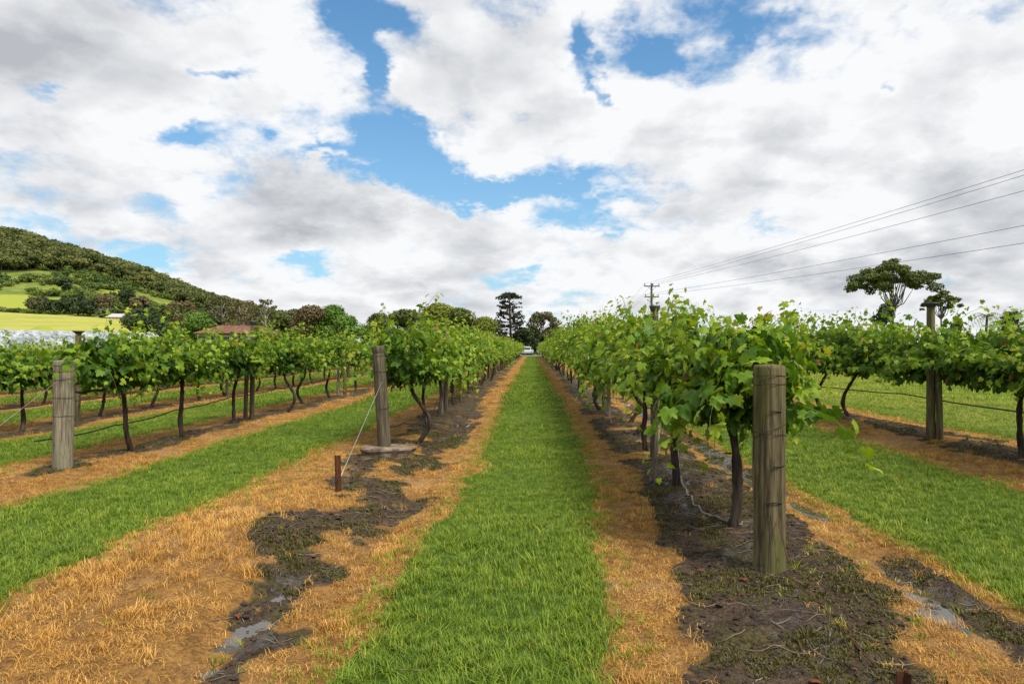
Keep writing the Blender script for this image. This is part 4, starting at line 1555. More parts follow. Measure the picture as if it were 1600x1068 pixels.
def clump_leaves(r, C, R, n, size, flat=1.0, droop=.0):
    """leaf sprays on the outside of a clump, size in metres"""
    u = r.normal(size=(n, 3))
    u /= np.linalg.norm(u, axis=1)[:, None]
    rad = (.55 + .5 * r.random(n))[:, None]
    P = C + u * rad * R * np.array([1, 1, flat])
    nn = u + r.normal(size=(n, 3)) * .55 + np.array([0, 0, .35])
    nn /= np.linalg.norm(nn, axis=1)[:, None]
    a = r.normal(size=(n, 3)) + np.array([0, 0, -droop])
    t = a - nn * np.sum(a * nn, 1)[:, None]
    t /= np.linalg.norm(t, axis=1)[:, None]
    x = np.cross(t, nn)
    s = size * (.6 + .8 * r.random(n))[:, None]
    V = np.stack([P - t * s * .6, P + x * s * .42 - nn * s * .10, P + t * s * .6, P - x * s * .42 - nn * s * .10], 1).reshape(-1, 3)
    Q = np.arange(n * 4).reshape(n, 4)
    return V, Q


def tree(name, px, top, w, Y, mat, label, cat='tree', kind='round', bark='brown', seed=0, base=None, leaf=.34, density=1.0, group=None, trunk_frac=.25, lean=0.0, hollow=1.0):
    """a tree at depth Y whose crown reaches up to photo row `top` and is w photo columns wide"""
    r = np.random.default_rng(seed + 1000)
    x = (px - CX) / F * Y
    gzv = base if base is not None else float(far_ground(np.array([x]), np.array([Y]))[0])
    ht = H + (CY - top) / F * Y - gzv
    hw = w / F * Y / 2
    t = empty(name, (x, Y, gzv - .05))
    tag(t, label, cat, group)
    crown, tr = Geo(), Geo()
    C = []
    if kind == 'round':
        n = int(15 * max(1, min(3, ht / 7)))
        for i in range(n):
            a = r.random() * 6.283
            q = math.sqrt(r.random())
            h = trunk_frac + (1 - trunk_frac) * r.random() ** .8
            env = math.sin(min(1, (1 - h) / (1 - trunk_frac) * 1.12 + .06) * math.pi * .5) ** .7 * (.62 + .38 * min(1, (h - trunk_frac) * 4 + .3))
            cr = hw * (.26 + .20 * r.random())
            C.append((np.array([math.cos(a) * q * (hw * env - cr * .6), math.sin(a) * q * (hw * env - cr * .6), min(ht * h, ht - cr * .75)]), cr, .78))
        C.append((np.array([(r.random() - .5) * hw * .3, 0, ht - hw * .30]), hw * .36, .8))
    elif kind == 'cone':
        n = 22
        for i in range(n):
            h = .10 + .86 * (i + .5) / n
            env = hw * (1 - h) ** .62 * 1.05
            a = i * 2.4
            cr = max(.18 * hw, env * .55)
            C.append((np.array([math.cos(a) * env * .45, math.sin(a) * env * .45, ht * h]), cr, 1.1))
        C.append((np.array([0, 0, ht - hw * .2]), hw * .22, 1.3))
    elif kind == 'gum':
        n = 18
        for i in range(n):
            a = i * 2.4 + r.random()
            h = trunk_frac + (1 - trunk_frac) * (i + .7) / n
            env = hw * (.40 + .60 * math.sin(min(1, (1 - h) * 2.2 + .12) * 1.57))
            cr = hw * (.22 + .17 * r.random())
            C.append((np.array([math.cos(a) * (env - cr * .6), math.sin(a) * (env - cr * .6), min(ht * h, ht - cr * .6)]), cr, .7))
    elif kind == 'umbrella':
        n = 66
        for i in range(n):
            a = i * 2.4 + r.random()
            q = math.sqrt((i + .5) / n)
            cr = hw * (.17 + .12 * r.random())
            lx_, ly_, lz_, lr_ = ((.02, 0, 0, .52), (-.50, .1, .17, .50), (.56, -.1, .20, .40), (.0, .5, .12, .45))[(0, 1, 2, 0, 1, 3)[i % 6]]
            x_ = hw * (lx_ + lr_ * .85 * q * math.cos(a))
            y_ = hw * (ly_ + lr_ * .85 * q * math.sin(a))
            z = ht - cr * .6 - ht * (1 - trunk_frac) * (lz_ + .16 * r.random() + .42 * q ** 2 * (.4 + .6 * r.random()))
            C.append((np.array([x_, y_, z]), cr * .70, .55))
    # limbs run from the trunk to the clumps
    fork = ht * trunk_frac * (.75 if kind != 'umbrella' else .92)
    r0 = max(.10, ht * .022) * (.62 if kind == 'umbrella' else 1)
    lx = lean * ht
    for c in C:
        c[0][0] += lx * (c[0][2] / ht)
    top_h = ht * (.93 if kind == 'cone' else .80 if kind == 'gum' else .62)
    tt = np.linspace(0, 1, 8)
    P = np.stack([lx * tt * top_h / ht + .05 * ht * .4 * np.sin(tt * 3 + seed) * (kind != 'cone') * tt, .02 * ht * np.sin(tt * 2.3 + seed), tt * (top_h if kind != 'umbrella' else fork)], 1)
    tr.tube(P, r0 * (1.2 - .8 * tt if kind != 'umbrella' else 1.2 - .35 * tt), 8, wob=.1, seed=seed)
    step = 1 if kind == 'gum' else 3 if kind == 'umbrella' else 2
    if kind != 'cone':
        for (c, cr, fl) in C[::step]:
            if kind == 'umbrella':
                s = P[-1]
                m = s + (c - s) * .5 + np.array([0, 0, -.10 * ht * (np.hypot(*(c - s)[:2]) / hw)]) + r.normal(size=3) * .02 * ht
                q = np.stack([s, s + (m - s) * .5 + r.normal(size=3) * .012 * ht, m, c * .6 + m * .4, c])
                tr.tube(q, r0 * np.array([.50, .40, .32, .20, .08]), 5)
            else:
                k = np.clip((c[2] - cr * 1.3) / top_h * .85, .25, .95)
                s = np.array([np.interp(k, tt, P[:, 0]), np.interp(k, tt, P[:, 1]), k * top_h])
                m = (s + c) / 2 + np.array([0, 0, -.12 * np.linalg.norm(c - s)])
                tr.tube(np.stack([s, m, c]), r0 * np.array([.42, .30, .10]), 5)
    px_m = Y / F * 1600 / 1024                      # metres per rendered pixel
    size = max(leaf, px_m * 1.9)
    for (c, cr, fl) in C:
        n = int(np.clip(density * 17 * (cr / size) ** 2, 30, 600))
        V, Q = clump_leaves(r, c, cr, n, size, fl, .3 if kind == 'gum' else 0)
        crown.add(V, Q, None, np.repeat(np.clip(.5 + .25 * (r.random() - .5) + .6 * (r.random(n) - .5), 0, 1), 4))
    link('trunk', tr.mesh('trunk', TRUNK[bark]), t)
    link('crown', crown.mesh('crown', FOL[mat], False), t)
    return t


# trees one can tell apart, from left to right
TREES = [
    # px, top, width, depth, foliage, shape, bark, label
    (228, 483, 62, 135, 'dark', 'round', 'brown', 'dark broad tree with layered boughs right of the yellow pasture', {}),
    (254, 476, 30, 138, 'olive', 'cone', 'brown', 'narrow olive pointed tree beside the dark broad tree', {}),
    (284, 470, 52, 155, 'brown', 'gum', 'brown', 'brownish open tree behind the narrow pointed tree', {}),
    (309, 490, 48, 132, 'bright', 'round', 'brown', 'low fresh green tree left of the red-roofed house', {}),
    (338, 488, 40, 150, 'dark', 'round', 'brown', 'dark low tree behind the left end of the red roof', {}),
    (346, 461, 54, 142, 'gum', 'gum', 'pale', 'gum with forked white trunk standing behind the red-roofed house', dict(trunk_frac=.38, density=.75)),
    (380, 468, 48, 135, 'brown', 'gum', 'pale', 'reddish brown gum in front of the red-roofed house', dict(trunk_frac=.30, density=.75)),
    (416, 467, 34, 128, 'gum', 'gum', 'pale', 'tall slender gum at the right end of the red-roofed house', dict(trunk_frac=.36, density=.7)),
    (440, 492, 46, 140, 'olive', 'round', 'brown', 'olive round tree right of the slender gum', {}),
    (462, 486, 44, 150, 'gum', 'round', 'brown', 'grey olive tree behind the brown round tree', {}),
    (489, 480, 56, 138, 'brown', 'round', 'brown', 'dense brownish round tree left of the bright green fig', dict(density=1.3)),
    (517, 479, 60, 142, 'bright', 'round', 'brown', 'bright green domed tree beside the brown round tree', dict(density=1.2)),
    (540, 495, 48, 132, 'bright', 'round', 'brown', 'lower green tree at the right foot of the bright domed tree', {}),
    (592, 491, 48, 150, 'olive', 'round', 'brown', 'small olive round tree seen over the dark end post', {}),
    (634, 486, 56, 145, 'olive', 'round', 'brown', 'olive tree left of the tallest rounded crown', {}),
    (684, 476, 64, 140, 'yellow', 'round', 'brown', 'tallest rounded yellow green tree of the tree line', dict(density=1.2)),
    (718, 483, 48, 136, 'olive', 'round', 'brown', 'brown olive rounded tree right of the tallest crown', {}),
    (700, 498, 60, 150, 'dark', 'round', 'brown', 'dark tree filling in behind the rounded crowns', {}),
    (757, 498, 62, 138, 'yellow', 'round', 'brown', 'yellow olive spreading tree at the foot of the bunya pine', {}),
    (818, 514, 34, 140, 'dark', 'round', 'brown', 'dark tree to the right of the bunya trunk', {}),
    (836, 521, 40, 150, 'dark', 'round', 'brown', 'dark low tree at the end of the grass lane', {}),
    (864, 513, 42, 152, 'gum', 'round', 'brown', 'soft grey green tree right of the spreading gum at the lane end', {}),
    (893, 521, 40, 160, 'olive', 'round', 'brown', 'low olive tree farther right beyond the lane end', {}),
    (600, 512, 60, 165, 'dark', 'round', 'brown', 'dark low tree far behind the row left of the lane', {}),
    (1382, 474, 62, 74, 'dark', 'round', 'brown', 'dense dark evergreen under the tall umbrella gum', dict(density=1.2)),
    (1495, 501, 44, 95, 'dark', 'round', 'brown', 'dark tree behind the vines right of the capped pole', {}),
    (1578, 486, 60, 90, 'dark', 'round', 'brown', 'dark tree beyond the lawn at the right edge', {}),
    (1300, 512, 60, 120, 'olive', 'round', 'brown', 'olive tree far beyond the lawn left of the umbrella gum', {}),
    (1660, 500, 80, 95, 'olive', 'round', 'brown', 'olive tree past the right edge of the lawn', {}),
]
for i, (px, top, w, Y, mat, kind, bark, lab, kw) in enumerate(TREES):
    if kind == 'round' and px < 1200:
        w *= 1.5
        top -= 3
        kw = {'trunk_frac': .12, **kw}
    tree('tree' if kind == 'round' else 'gum_tree' if kind == 'gum' else 'pointed_tree', px, top, w, Y, mat, lab, 'tree', kind, bark, seed=i * 7 + 3, **kw)
tree('gum_tree', 848, 487, 54, 150, 'gum', 'spreading gum with one long bare limb at the end of the lane', 'tree', 'gum', 'brown', seed=501, trunk_frac=.32, density=.85)
tree('umbrella_gum', 1396, 396, 138, 80, 'olive', 'tall umbrella gum with many fanned bare limbs at right', 'tree', 'umbrella', 'grey', seed=77, trunk_frac=.52, leaf=.20, density=.85)
tree('umbrella_gum', 1472, 450, 60, 80, 'olive', 'small flat-topped gum leaning out beside the tall umbrella gum', 'tree', 'umbrella', 'grey', seed=83, trunk_frac=.62, leaf=.20, density=.85)
# trees of the lower hillside
for i, (px, top, w, Y, mat, kind, lab) in enumerate([
    (62, 462, 42, 292, 'gum', 'round', 'grey olive tree at the left end of the dark pine clump'),
    (84, 468, 40, 290, 'dark', 'round', 'dark pine at the upper edge of the yellow pasture, left of the clump'),
    (108, 463, 46, 294, 'dark', 'round', 'dark pine in the middle of the clump above the pasture'),
    (136, 466, 44, 290, 'dark', 'round', 'broad dark pine at the right of the clump above the pasture'),
    (127, 456, 24, 300, 'dark', 'cone', 'pointed dark tree rising behind the pine clump'),
    (164, 480, 30, 284, 'grey', 'round', 'pale grey green bush left of the white farm roofs'),
    (162, 462, 46, 300, 'brown', 'round', 'brownish tree behind the pale bush on the hillside'),
    (184, 472, 30, 292, 'olive', 'round', 'olive tree behind the white farm roofs'),
    (196, 452, 40, 335, 'dark', 'round', 'dark tree in the hillside gully'),
    (219, 462, 36, 325, 'brown', 'round', 'brown grey tree low in the hillside gully'),
    (98, 434, 34, 372, 'dark', 'round', 'dark rounded tree high under the hill wood'),
    (240, 480, 40, 250, 'olive', 'round', 'olive tree on the slope behind the dark broad tree'),
    (268, 482, 40, 230, 'bright', 'round', 'green tree on the slope above the narrow pointed tree'),
    (320, 480, 44, 220, 'olive', 'round', 'olive tree on the slope above the low fresh green tree'),
    (300, 470, 40, 260, 'olive', 'gum', 'open olive gum on the slope below the wood'),
    (400, 490, 60, 200, 'olive', 'round', 'olive tree on the slope behind the slender gum')]):
    tree('tree', px, top, w, Y, mat, lab, 'tree', kind, 'brown', seed=600 + i * 5, leaf=.5)


# bunya pine: a column of tufted boughs with an umbrella of boughs on a bare neck
def bunya():
    Y = 140.0
    x = at(799, 0, Y)[0]
    t = empty('bunya_pine', (x, Y, -.05))
    tag(t, 'tall bunya pine with an umbrella top on a bare neck beyond the lane', 'tree')
    ht = H + (CY - 454) / F * Y
    r = np.random.default_rng(4)
    tr, cr = Geo(), Geo()
    tt = np.linspace(0, 1, 10)
    tr.tube(np.stack([-.45 * tt, 0 * tt, tt * (ht - .4)], 1), .30 * (1.15 - .8 * tt), 8)
    for i in range(210):
        if i < 60:                                                  # umbrella top
            z = ht - .25 - .55 * r.random()
            L = .8 + 1.9 * r.random()
            dz = -.32
        else:
            h = r.random()
            z = 2.2 + (ht * .83 - 2.2) * h
            L = (1.2 + 1.9 * math.sin(min(1, (1 - h) * 1.5 + .22) * 1.57)) * (.55 + .5 * r.random())
            dz = -.10
        a = r.random() * 6.283
        cx = -.45 * z / ht
        e = np.array([cx + L * math.cos(a), L * math.sin(a), z + dz * L + .10 * L * L * (1 if i   >= 60 else -.2)])
        s = np.array([cx, 0, z])
        tr.tube(np.stack([s, (s + e) / 2 + [0, 0, .06], e]), [.05, .04, .025], 4, False)
        for q in range(3 if i   >= 60 else 2):
            c = e - (e - s) * .17 * q + r.normal(size=3) * .10
            V, Q = clump_leaves(r, c, .27 * (.7 + .6 * r.random()), 12, .27, .75)
            cr.add(V, Q, None, np.repeat(r.random(12), 4))
    link('trunk', tr.mesh('trunk', TRUNK['brown']), t)
    link('crown', cr.mesh('crown', FOL['bunya'], False), t)


bunya()


def palm(px, top, Y, label, seed):
    r = np.random.default_rng(seed)
    x = at(px, 0, Y)[0]
    ht = H + (CY - top) / F * Y
    t = empty('palm_tree', (x, Y, .1))
    tag(t, label, 'palm')
    tt = np.linspace(0, 1, 8)
    link('trunk', Geo().tube(np.stack([.2 * tt * tt, 0 * tt, tt * ht * .86], 1), .17 * (1.1 - .3 * tt), 8).mesh('trunk', TRUNK['brown']), t)
    for k in range(18):
        g = Geo()
        a = k * 2.4
        el = .9 - 1.1 * (k / 18)
        L = 2.3
        s = np.linspace(0, 1, 9)
        P = np.stack([.2 + math.cos(a) * L * s * math.cos(el * .7), math.sin(a) * L * s * math.cos(el * .7), ht * .86 + L * (math.sin(el) * s - .75 * s * s)], 1)
        g.tube(P, .022 * (1.1 - s), 4, False)
        sd = np.array([-math.sin(a), math.cos(a), 0])
        for i in range(1, 9):
            for q in (-1, 1):
                e = P[i] + sd * q * .55 * math.sin(s[i] * 2.8 + .3) + (P[i] - P[i - 1]) * .7 + np.array([0, 0, -.18])
                w = (P[i] - P[i - 1]) * .16
                g.add([P[i] - w, P[i] + w, e], None, [(0, 1, 2)], .3 + .4 * r.random())
        link('frond', g.mesh('frond', FOL['olive'], False), t)


palm(1540, 484, 88, 'palm with drooping fronds behind the vines near the right edge', 5)


# woods and scrub of the hill: too many and too small to count
def lump_mesh(name, seed, shape, mat):
    r = np.random.default_rng(seed)
    g = Geo()
    if shape == 'tree':
        for k in range(8):
            a = k * 2.4
            c = np.array([math.cos(a) * .30 * (k > 0), math.sin(a) * .30 * (k > 0), .50 + .34 * r.random()])
            n = 44
            V, Q = clump_leaves(r, c, .22 + .08 * r.random(), n, .13, .85)
            g.add(V, Q, None, np.repeat(np.clip(.5 + .3 * (r.random() - .5) + .5 * (r.random(n) - .5), 0, 1), 4))
        g.tube([(0, 0, -.1), (.01, 0, .35), (0, .01, .75)], [.018, .014, .008], 5, mi=1)
    else:
        for k in range(5):
            a = k * 2.4
            c = np.array([math.cos(a) * .32 * (k > 0), math.sin(a) * .32 * (k > 0), .28 + .18 * r.random()])
            n = 30
            V, Q = clump_leaves(r, c, .27 + .1 * r.random(), n, .16, .8)
            g.add(V, Q, None, np.repeat(np.clip(.5 + .6 * (r.random(n) - .5), 0, 1), 4))
    return g.mesh(name, [mat, TRUNK['grey']], False)


def build_woods():
    fm, sm = m_forest(), m_scrub()
    r = np.random.default_rng(55)
    # wood on the upper slope
    n = 30000
    px = r.random(n) * 1500 - 900
    Y = 300 + r.random(n) ** .8 * 270
    z = hill_z(px, Y)
    py = CY - (z - H) / Y * F
    k = (py < _wood_lo(px) + 4 * (r.random(n) - .3)) & (px < 520) & (z > 1.0)
    k &= (Y < 535)
    px, Y, z = px[k][:9500], Y[k][:9500], z[k][:9500]
    x = (px - CX) / F * Y
    n = len(x)
    s = (4.2 + 6.0 * r.random(n) ** 2.2) * np.interp(px, [0, 300, 520], [1, .9, .7])
    scatter('hill_forest', np.stack([x, Y, z], 1), np.stack([np.zeros(n), np.zeros(n), r.random(n) * 6.28], 1), s, r.integers(0, 4, n),
            [lump_mesh('forest_tree', 700 + i, 'tree', fm) for i in range(4)], fm)
    # scrub on the middle slope
    n = 26000
    px = r.random(n) * 1400 - 800
    Y = 200 + r.random(n) * 290
    z = hill_z(px, Y)
    py = CY - (z - H) / Y * F
    x = (px - CX) / F * Y
    c = fbm(x * .03, Y * .022, 95, 4) + .06
    open_ = sstep(px, 54, 36) * sstep(py, 452, 462) + (np.abs(px - 196) < 26) * (np.abs(py - 484) < 9)
    k = (py > _wood_lo(px) - 4) & (z > .2) & (open_ < .3)
    k &= np.where(px < 215, Y > 292, Y > 200) & (c > np.where(py < 446, .47, .55)) & (px < 470)
    px, Y, z, x = px[k][:2500], Y[k][:2500], z[k][:2500], x[k][:2500]
    n = len(x)
    s = 2.6 + 4.2 * r.random(n) ** 2
    scatter('hillside_scrub', np.stack([x, Y, z - .2], 1), np.stack([np.zeros(n), np.zeros(n), r.random(n) * 6.28], 1), s, r.integers(0, 3, n),
            [lump_mesh('scrub_bush', 720 + i, 'bush', sm) for i in range(3)], sm)
    # hedge line along the upper edge of the pasture
    px = np.linspace(-260, 60, 150)
    Y = np.interp(px, [-260, 60], [286, 286]) + r.normal(size=150) * 1.5
    z = hill_z(px, Y)
    n = len(px)
    scatter('pasture_scrub', np.stack([(px - CX) / F * Y, Y, z - .2], 1), np.stack([np.zeros(n), np.zeros(n), r.random(n) * 6.28], 1), 2.2 + 1.3 * r.random(n), r.integers(0, 2, n),
            [lump_mesh('hedge_bush', 730 + i, 'bush', sm) for i in range(2)], sm)


build_woods()


# ------------------------------------------------------------------ nets over the far vineyard at left
def m_net():
    def f(T):
        P = pos(T)
        n = T.noise(T.vm('MULTIPLY', P, (1, .55, 1)), 1.6, 5, .7)
        n2 = T.noise(P, 5, 3, .6)
        k = T.m('ADD', T.m('MULTIPLY', n, .7), T.m('MULTIPLY', n2, .3))
        return principled(T, T.ramp(k, [(.40, (.08, .10, .085)), (.50, (.28, .31, .32)), (.62, (.54, .56, .58))]), .9, .1, bump(T, k, .8, .15))
    return material('white_bird_net', f)


M['net'] = m_net()


def net_row(x0, y0, y1, label, seed):
    ys = np.arange(y0, y1, .9)
    prof = [(-1.42, -1.3), (-1.38, .2), (-1.15, .95), (-.62, 1.78), (0, 2.05), (.62, 1.78), (1.15, .95), (1.38, .2), (1.42, -1.3)]
    V = []
    for y in ys:
        gr = .022 * max(0, -x0 - 30) + .016 * max(0, y - 45)
        for i, (dx, z) in enumerate(prof):
            b = (fbm(np.array([y * .55]), np.array([x0 + dx * .8]), seed % 50, 3)[0] - .5)
            V.append((x0 + dx + b * .5, y, (gr + z + b * .85) if 0 < i < 8 else -.1))
    n = len(prof)
    Q = [(i * n + k, i * n + k + 1, (i + 1) * n + k + 1, (i + 1) * n + k) for i in range(len(ys) - 1) for k in range(n - 1)]
    g = Geo().add(V, Q)
    o = link('bird_net', g.mesh('bird_net', M['net']))
    tag(o, label, 'net', 'white nets draped over the far vineyard')


for i in range(14):
    x0 = -57.0 - i * 2.84
    y0 = max(50.0, -x0 * F / 980 - 3)
    net_row(x0, y0, 104 - .1 * i, 'long white bird net draped over a row in the far left vineyard', 30 + i)


# ------------------------------------------------------------------ buildings
M['tiles'] = m_bark('terracotta_roof', (.11, .050, .036), (.21, .095, .066), (.17, .10, .08), 2.2, (1, .2, 1), .03)
M['brick'] = m_plain('dark_brick_wall', (.070, .045, .036), .85, .2, 0, .3, 4)
M['white'] = m_plain('white_paint', (.72, .72, .70), .5, .3, 0, .06)
M['white_roof'] = m_plain('pale_metal_roof', (.42, .40, .38), .5, .3, 0, .12)
M['glass'] = m_plain('dark_glass', (.03, .035, .04), .08, .7, 0, .2)
M['cream'] = m_plain('cream_wall', (.52, .40, .31), .8, .2, 0, .1)


def house(px0, px1, top, eave, Y, depth, wallmat, roofmat, label, wins=5, hip=2.2, rot=0.0, base=None, stack=True):
    x0, x1 = (px0 - CX) / F * Y, (px1 - CX) / F * Y
    cx, L = (x0 + x1) / 2, (x1 - x0)
    gr = float(far_ground(np.array([cx]), np.array([Y]))[0]) if base is None else base
    zt = H + (CY - top) / F * Y - gr
    ze = H + (CY - eave) / F * Y - gr
    t = empty('house', (cx, Y, gr), rot)
    tag(t, label, 'house')
    ov = .55
    h = L / 2 - ov
    link('wall', Geo().box((-h, 0, -.6), (h, depth, ze - .02)).mesh('wall', wallmat, False), t)
    V = [(-L / 2, -ov, ze - .12), (L / 2, -ov, ze - .12), (L / 2, depth + ov, ze - .12), (-L / 2, depth + ov, ze - .12),
         (-L / 2, -ov, ze + .04), (L / 2, -ov, ze + .04), (L / 2, depth + ov, ze + .04), (-L / 2, depth + ov, ze + .04),
         (-L / 2 + hip, depth / 2, zt), (L / 2 - hip, depth / 2, zt)]
    g = Geo().add(V, [(3, 2, 1, 0), (0, 1, 5, 4), (1, 2, 6, 5), (2, 3, 7, 6), (3, 0, 4, 7), (4, 5, 9, 8), (6, 7, 8, 9)], [(5, 6, 9), (7, 4, 8)])
    rf = link('roof', g.mesh('roof', roofmat, False), t)
    if stack:
        link('chimney', Geo().box((-.35, -.3, zt - .5), (.35, .3, zt + .7)).mesh('chimney', wallmat, False), rf, loc=(h * .35, depth / 2, 0))
    for i in range(wins):
        xw = -h + (i + .5) * 2 * h / wins
        w = .55 if i % 2 else .85
        z0, z1 = max(.1, ze - 1.75), ze - .45
        fr = link('window', Geo().box((-w - .07, -.05, z0 - .07), (w + .07, .01, z1 + .07)).mesh('window', M['white'], False), t, loc=(xw, 0, 0))
        link('pane', Geo().box((-w, -.058, z0), (w, -.02, z1)).mesh('pane', M['glass'], False), fr)
    for i in range(4):                                                 # veranda posts under the eave
        xw = -h + .3 + i * (2 * h - .6) / 3
        link('veranda_post', Geo().box((-.06, -.46, -.5), (.06, -.34, ze - .13)).mesh('veranda_post', wallmat, False), t, loc=(xw, 0, 0))
    return t


house(304, 409, 507, 520, 118, 9, M['brick'], M['tiles'], 'long low house with a reddish tiled roof among the gums', 6)
house(166, 189, 489, 495, 276, 8, M['cream'], M['white_roof'], 'white-roofed farm shed behind the pale bush at the pasture edge', 2, 1.0, .2, None, False)
house(190, 210, 489, 496, 268, 8, M['cream'], M['white_roof'], 'cream farm house with a pale gable beside the dark broad tree', 2, .4, -.3, None, False)
house(810, 834, 541, 548, 128, 6, M['cream'], M['white_roof'], 'small pale building among trees at the end of the lane', 2, .8, 0, None, False)

# ------------------------------------------------------------------ road and cars at the end of the lane
def m_road():
    def f(T):
        n = T.noise(pos(T), 3, 5, .6)
        return principled(T, T.mix(n, (.17, .165, .155), (.30, .29, .275)), .9, .2)
    return material('gravel_road', f)


_xs = np.linspace(-60, 30, 91)
_V, _Q = [], []
for _i, _x in enumerate(_xs):
    for _y in (113.0, 116.2, 119.5):
        _V.append((_x, _y, gz(_x, _y) + .05))
for _i in range(90):
    for _k in range(2):
        _Q.append((_i * 3 + _k, _i * 3 + 3 + _k, _i * 3 + 4 + _k, _i * 3 + 1 + _k))
link('road', make_mesh('road', _V, [np.array(_Q)], [m_road()]), kind='structure')

M['tyre'] = m_plain('tyre_rubber', (.02, .02, .02), .8)


def car(px, Y, paint, label, rz):
    x = at(px, 0, Y)[0]
    t = empty('parked_car', (x, Y, gz(x, Y) + .05), rz)
    tag(t, label, 'car', 'cars parked at the end of the lane')
    pr = [(-2.1, .32), (-2.15, .70), (-1.95, .86), (-1.5, .92), (1.0, .94), (1.9, .84), (2.12, .66), (2.1, .32)]
    g = Geo()
    V = [(x_, s * .84, z_) for s in (-1, 1) for x_, z_ in pr]
    g.add(V, [(i, i + 1, i + 9, i + 8) for i in range(7)] + [(7, 0, 8, 15)], [(0, i + 1, i) for i in range(1, 7)] + [(8, 8 + i, 9 + i) for i in range(1, 7)])
    link('body', g.mesh('body', paint, False), t)
    cb = [(-1.75, .92), (-1.2, 1.42), (.35, 1.44), (1.05, .94)]
    g = Geo()
    V = [(x_, s * (.76 if z_ < 1 else .60), z_) for s in (-1, 1) for x_, z_ in cb]
    g.add(V, [(0, 1, 5, 4), (1, 2, 6, 5), (2, 3, 7, 6), (3, 2, 1, 0), (4, 5, 6, 7)])
    cabn = link('cabin', g.mesh('cabin', paint, False), t)
    g = Geo()
    for s in (-1, 1):
        g.add([(-1.5, s * .755, .97), (.85, s * .755, .97), (.25, s * .625, 1.38), (-1.12, s * .625, 1.38)], [(0, 1, 2, 3)])
    g.add([(1.06, -.66, .98), (1.06, .66, .98), (.42, .55, 1.41), (.42, -.55, 1.41)], [(0, 1, 2, 3)])
    g.add([(-1.76, -.66, .98), (-1.76, .66, .98), (-1.27, .55, 1.38), (-1.27, -.55, 1.38)], [(0, 1, 2, 3)])
    link('window', g.mesh('window', M['glass'], False), cabn)
    for sx in (-1.32, 1.30):
        for s in (-1, 1):
            a = [(.31, -.09), (.33, -.06), (.33, .06), (.31, .09)]
            link('wheel', Geo().lathe(a, 16).mesh('wheel', M['tyre']), t, loc=(sx, s * .78, .32), rot=(math.pi / 2, 0, 0))


car(825, 127, m_plain('white_car_paint', (.52, .53, .55), .35, .4, 0, .03), 'white car parked left of the far end of the grass lane', 1.45)
car(848, 124, m_plain('silver_car_paint', (.50, .52, .55), .25, .5, .3, .03), 'silver car parked right of the far end of the grass lane', 1.7)

# ------------------------------------------------------------------ fence and marker beyond the lawn at right
def rail_fence():
    Y = 74.0
    t = empty('rail_fence', (24, Y, .17))
    tag(t, 'white rail fence beyond the lawn at right, under the dark hedge', 'fence')
    pm = Geo().box((-.06, -.06, -.2), (.06, .06, 1.15)).mesh('fence_post', M['white'], False)
    n = 9
    for i in range(n):
        link('fence_post', pm, t, loc=(i * 2.4, 0, 0))
    rm = Geo().box((0, -.085, -.06), (2.38, -.062, .06)).mesh('rail', M['white'], False)
    for i in range(n - 1):
        for z in (.45, .95):
            link('rail', rm, t, loc=(i * 2.4, 0, z))


rail_fence()


def hedge(x0, x1, Y, h, label, seed):
    r = np.random.default_rng(seed)
    g = Geo()
    for x in np.arange(x0, x1, 1.0):
        V, Q = clump_leaves(r, np.array([x, Y + r.random() * .6, h * .45]), h * .62, 70, .26, .9)
        g.add(V, Q, None, np.repeat(r.random(70), 4))
    g2 = Geo()
    t = empty('hedge', (0, 0, .15))
    tag(t, label, 'hedge')
    link('foliage', g.mesh('foliage', FOL['dark'], False), t, kind='stuff')
    for k, x in enumerate(np.arange(x0, x1, 2.5)):
        g2.tube([(x, Y + .3, -.2), (x + .05, Y + .3, h * .5)], [.06, .03], 5)
    link('stems', g2.mesh('stems', TRUNK['brown']), t, kind='stuff')


hedge(20, 70, 77.5, 2.0, 'long dark hedge behind the white rail fence', 3)
_x = at(1331, 0, 43)[0]
tag(link('marker_stake', Geo().box((-.07, -.02, -.2), (.07, .02, .50)).box((-.075, -.025, .44), (.075, .025, .52)).mesh('marker_stake', M['white'], False), loc=(_x, 43, gz(_x, 43))), 'short white marker stake on the lawn at right', 'stake')

# ------------------------------------------------------------------ power pole and lines
M['polewood'] = m_post('power_pole_wood', (.06, .052, .042), (.13, .115, .095), (.09, .085, .07))
M['line'] = m_plain('power_line', (.03, .03, .032), .6)
M['ceramic'] = m_plain('insulator_glaze', (.10, .075, .06), .25, .5)


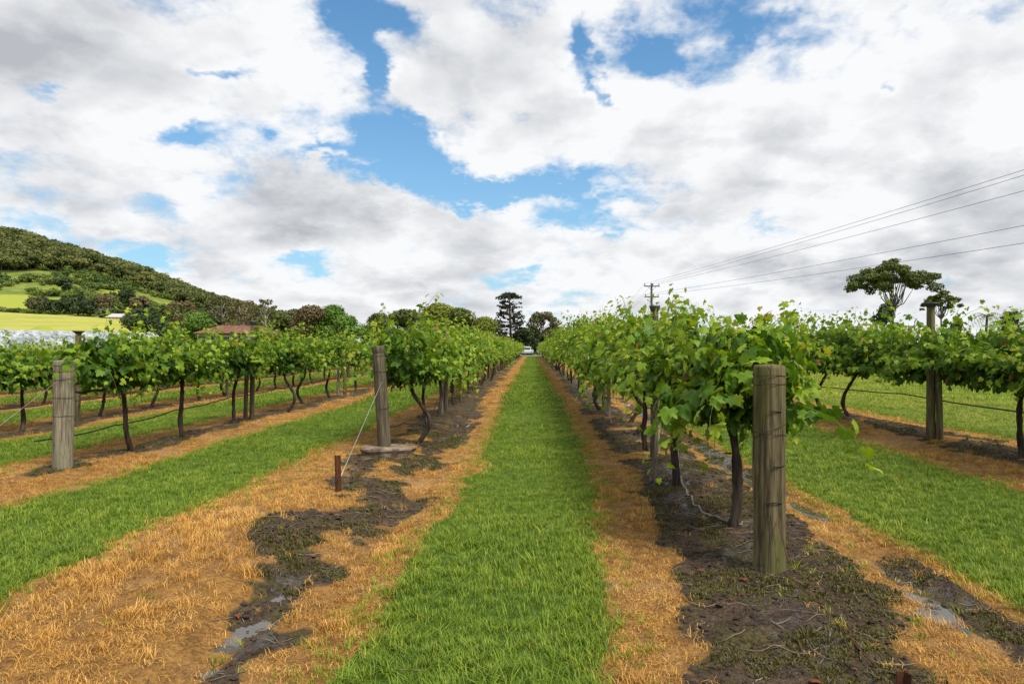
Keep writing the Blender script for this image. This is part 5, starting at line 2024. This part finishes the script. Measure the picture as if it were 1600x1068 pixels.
def power_pole(x, y, h, arms, label, rz=0.0):
    t = empty('power_pole', (x, y, gz(x, y) if y < 120 else 0), rz)
    tag(t, label, 'power pole', 'power poles')
    tt = np.linspace(0, 1, 6)
    link('pole', Geo().tube(np.stack([0 * tt, 0 * tt, -.5 + tt * (h + .5)], 1), .19 - .06 * tt, 12).mesh('pole', M['polewood']), t)
    tips = []
    for (z, w, offs) in arms:
        ca = link('crossarm', Geo().box((-w, -.21, z - .07), (w, -.10, z + .07)).mesh('crossarm', M['polewood'], False), t)
        for o in offs:
            link('insulator', Geo().lathe([(.02, 0), (.02, .08), (.07, .09), (.075, .14), (.05, .17), (.07, .19), (.055, .26), (.02, .28)], 10).mesh('insulator', M['ceramic']), ca, loc=(o, -.155, z + .07))
            tips.append((o, z + .34))
        for s in (-1, 1):
            link('brace', Geo().tube([(s * w * .55, -.16, z - .06), (0, -.14, z - .55)], .018, 5).mesh('brace', M['rust']), ca)
    c, s_ = math.cos(rz), math.sin(rz)
    return [np.array([x + o * c, y + o * s_, (gz(x, y) if y < 120 else 0) + z]) for o, z in tips]


A = power_pole(at(1018, 0, 90)[0], 90, 9.75, [(9.35, 1.05, (-.95, .15, .95)), (7.95, .95, (-.85, .85))], 'power pole with two crossarms standing behind the right row', .1)
B = power_pole(25.4, 6.0, 9.6, [(9.05, .9, (-.7, .0)), (7.95, .8, (-.7,)), (6.15, .8, (-.7,)), (5.15, .8, (-.7,))], 'near power pole beyond the right side that carries the lines', .5)
for i, (a, b) in enumerate(zip(A, B)):
    lab = ['topmost power line running from the pole to the upper right', 'second power line close under the topmost one', 'third power line below the close pair',
           'upper of the two low power lines at right', 'lowest power line crossing in front of the umbrella gum'][i]
    cable('power_line', [a, b], .011, 'line', lab, 'power line', .35, 60, 'power lines', 5)
Cc = power_pole(at(955, 0, 175)[0], 175, 9.4, [(9.0, 1.05, (-.95, .15, .95)), (7.8, .95, (-.85, .85))], 'far power pole behind the vines right of the lane', .3)
for i, (a, c) in enumerate(zip(A, Cc)):
    cable('power_line', [a, c], .011, 'line', 'faint power line running away from the pole to the far left', 'power line', .9, 40, 'power lines', 5)
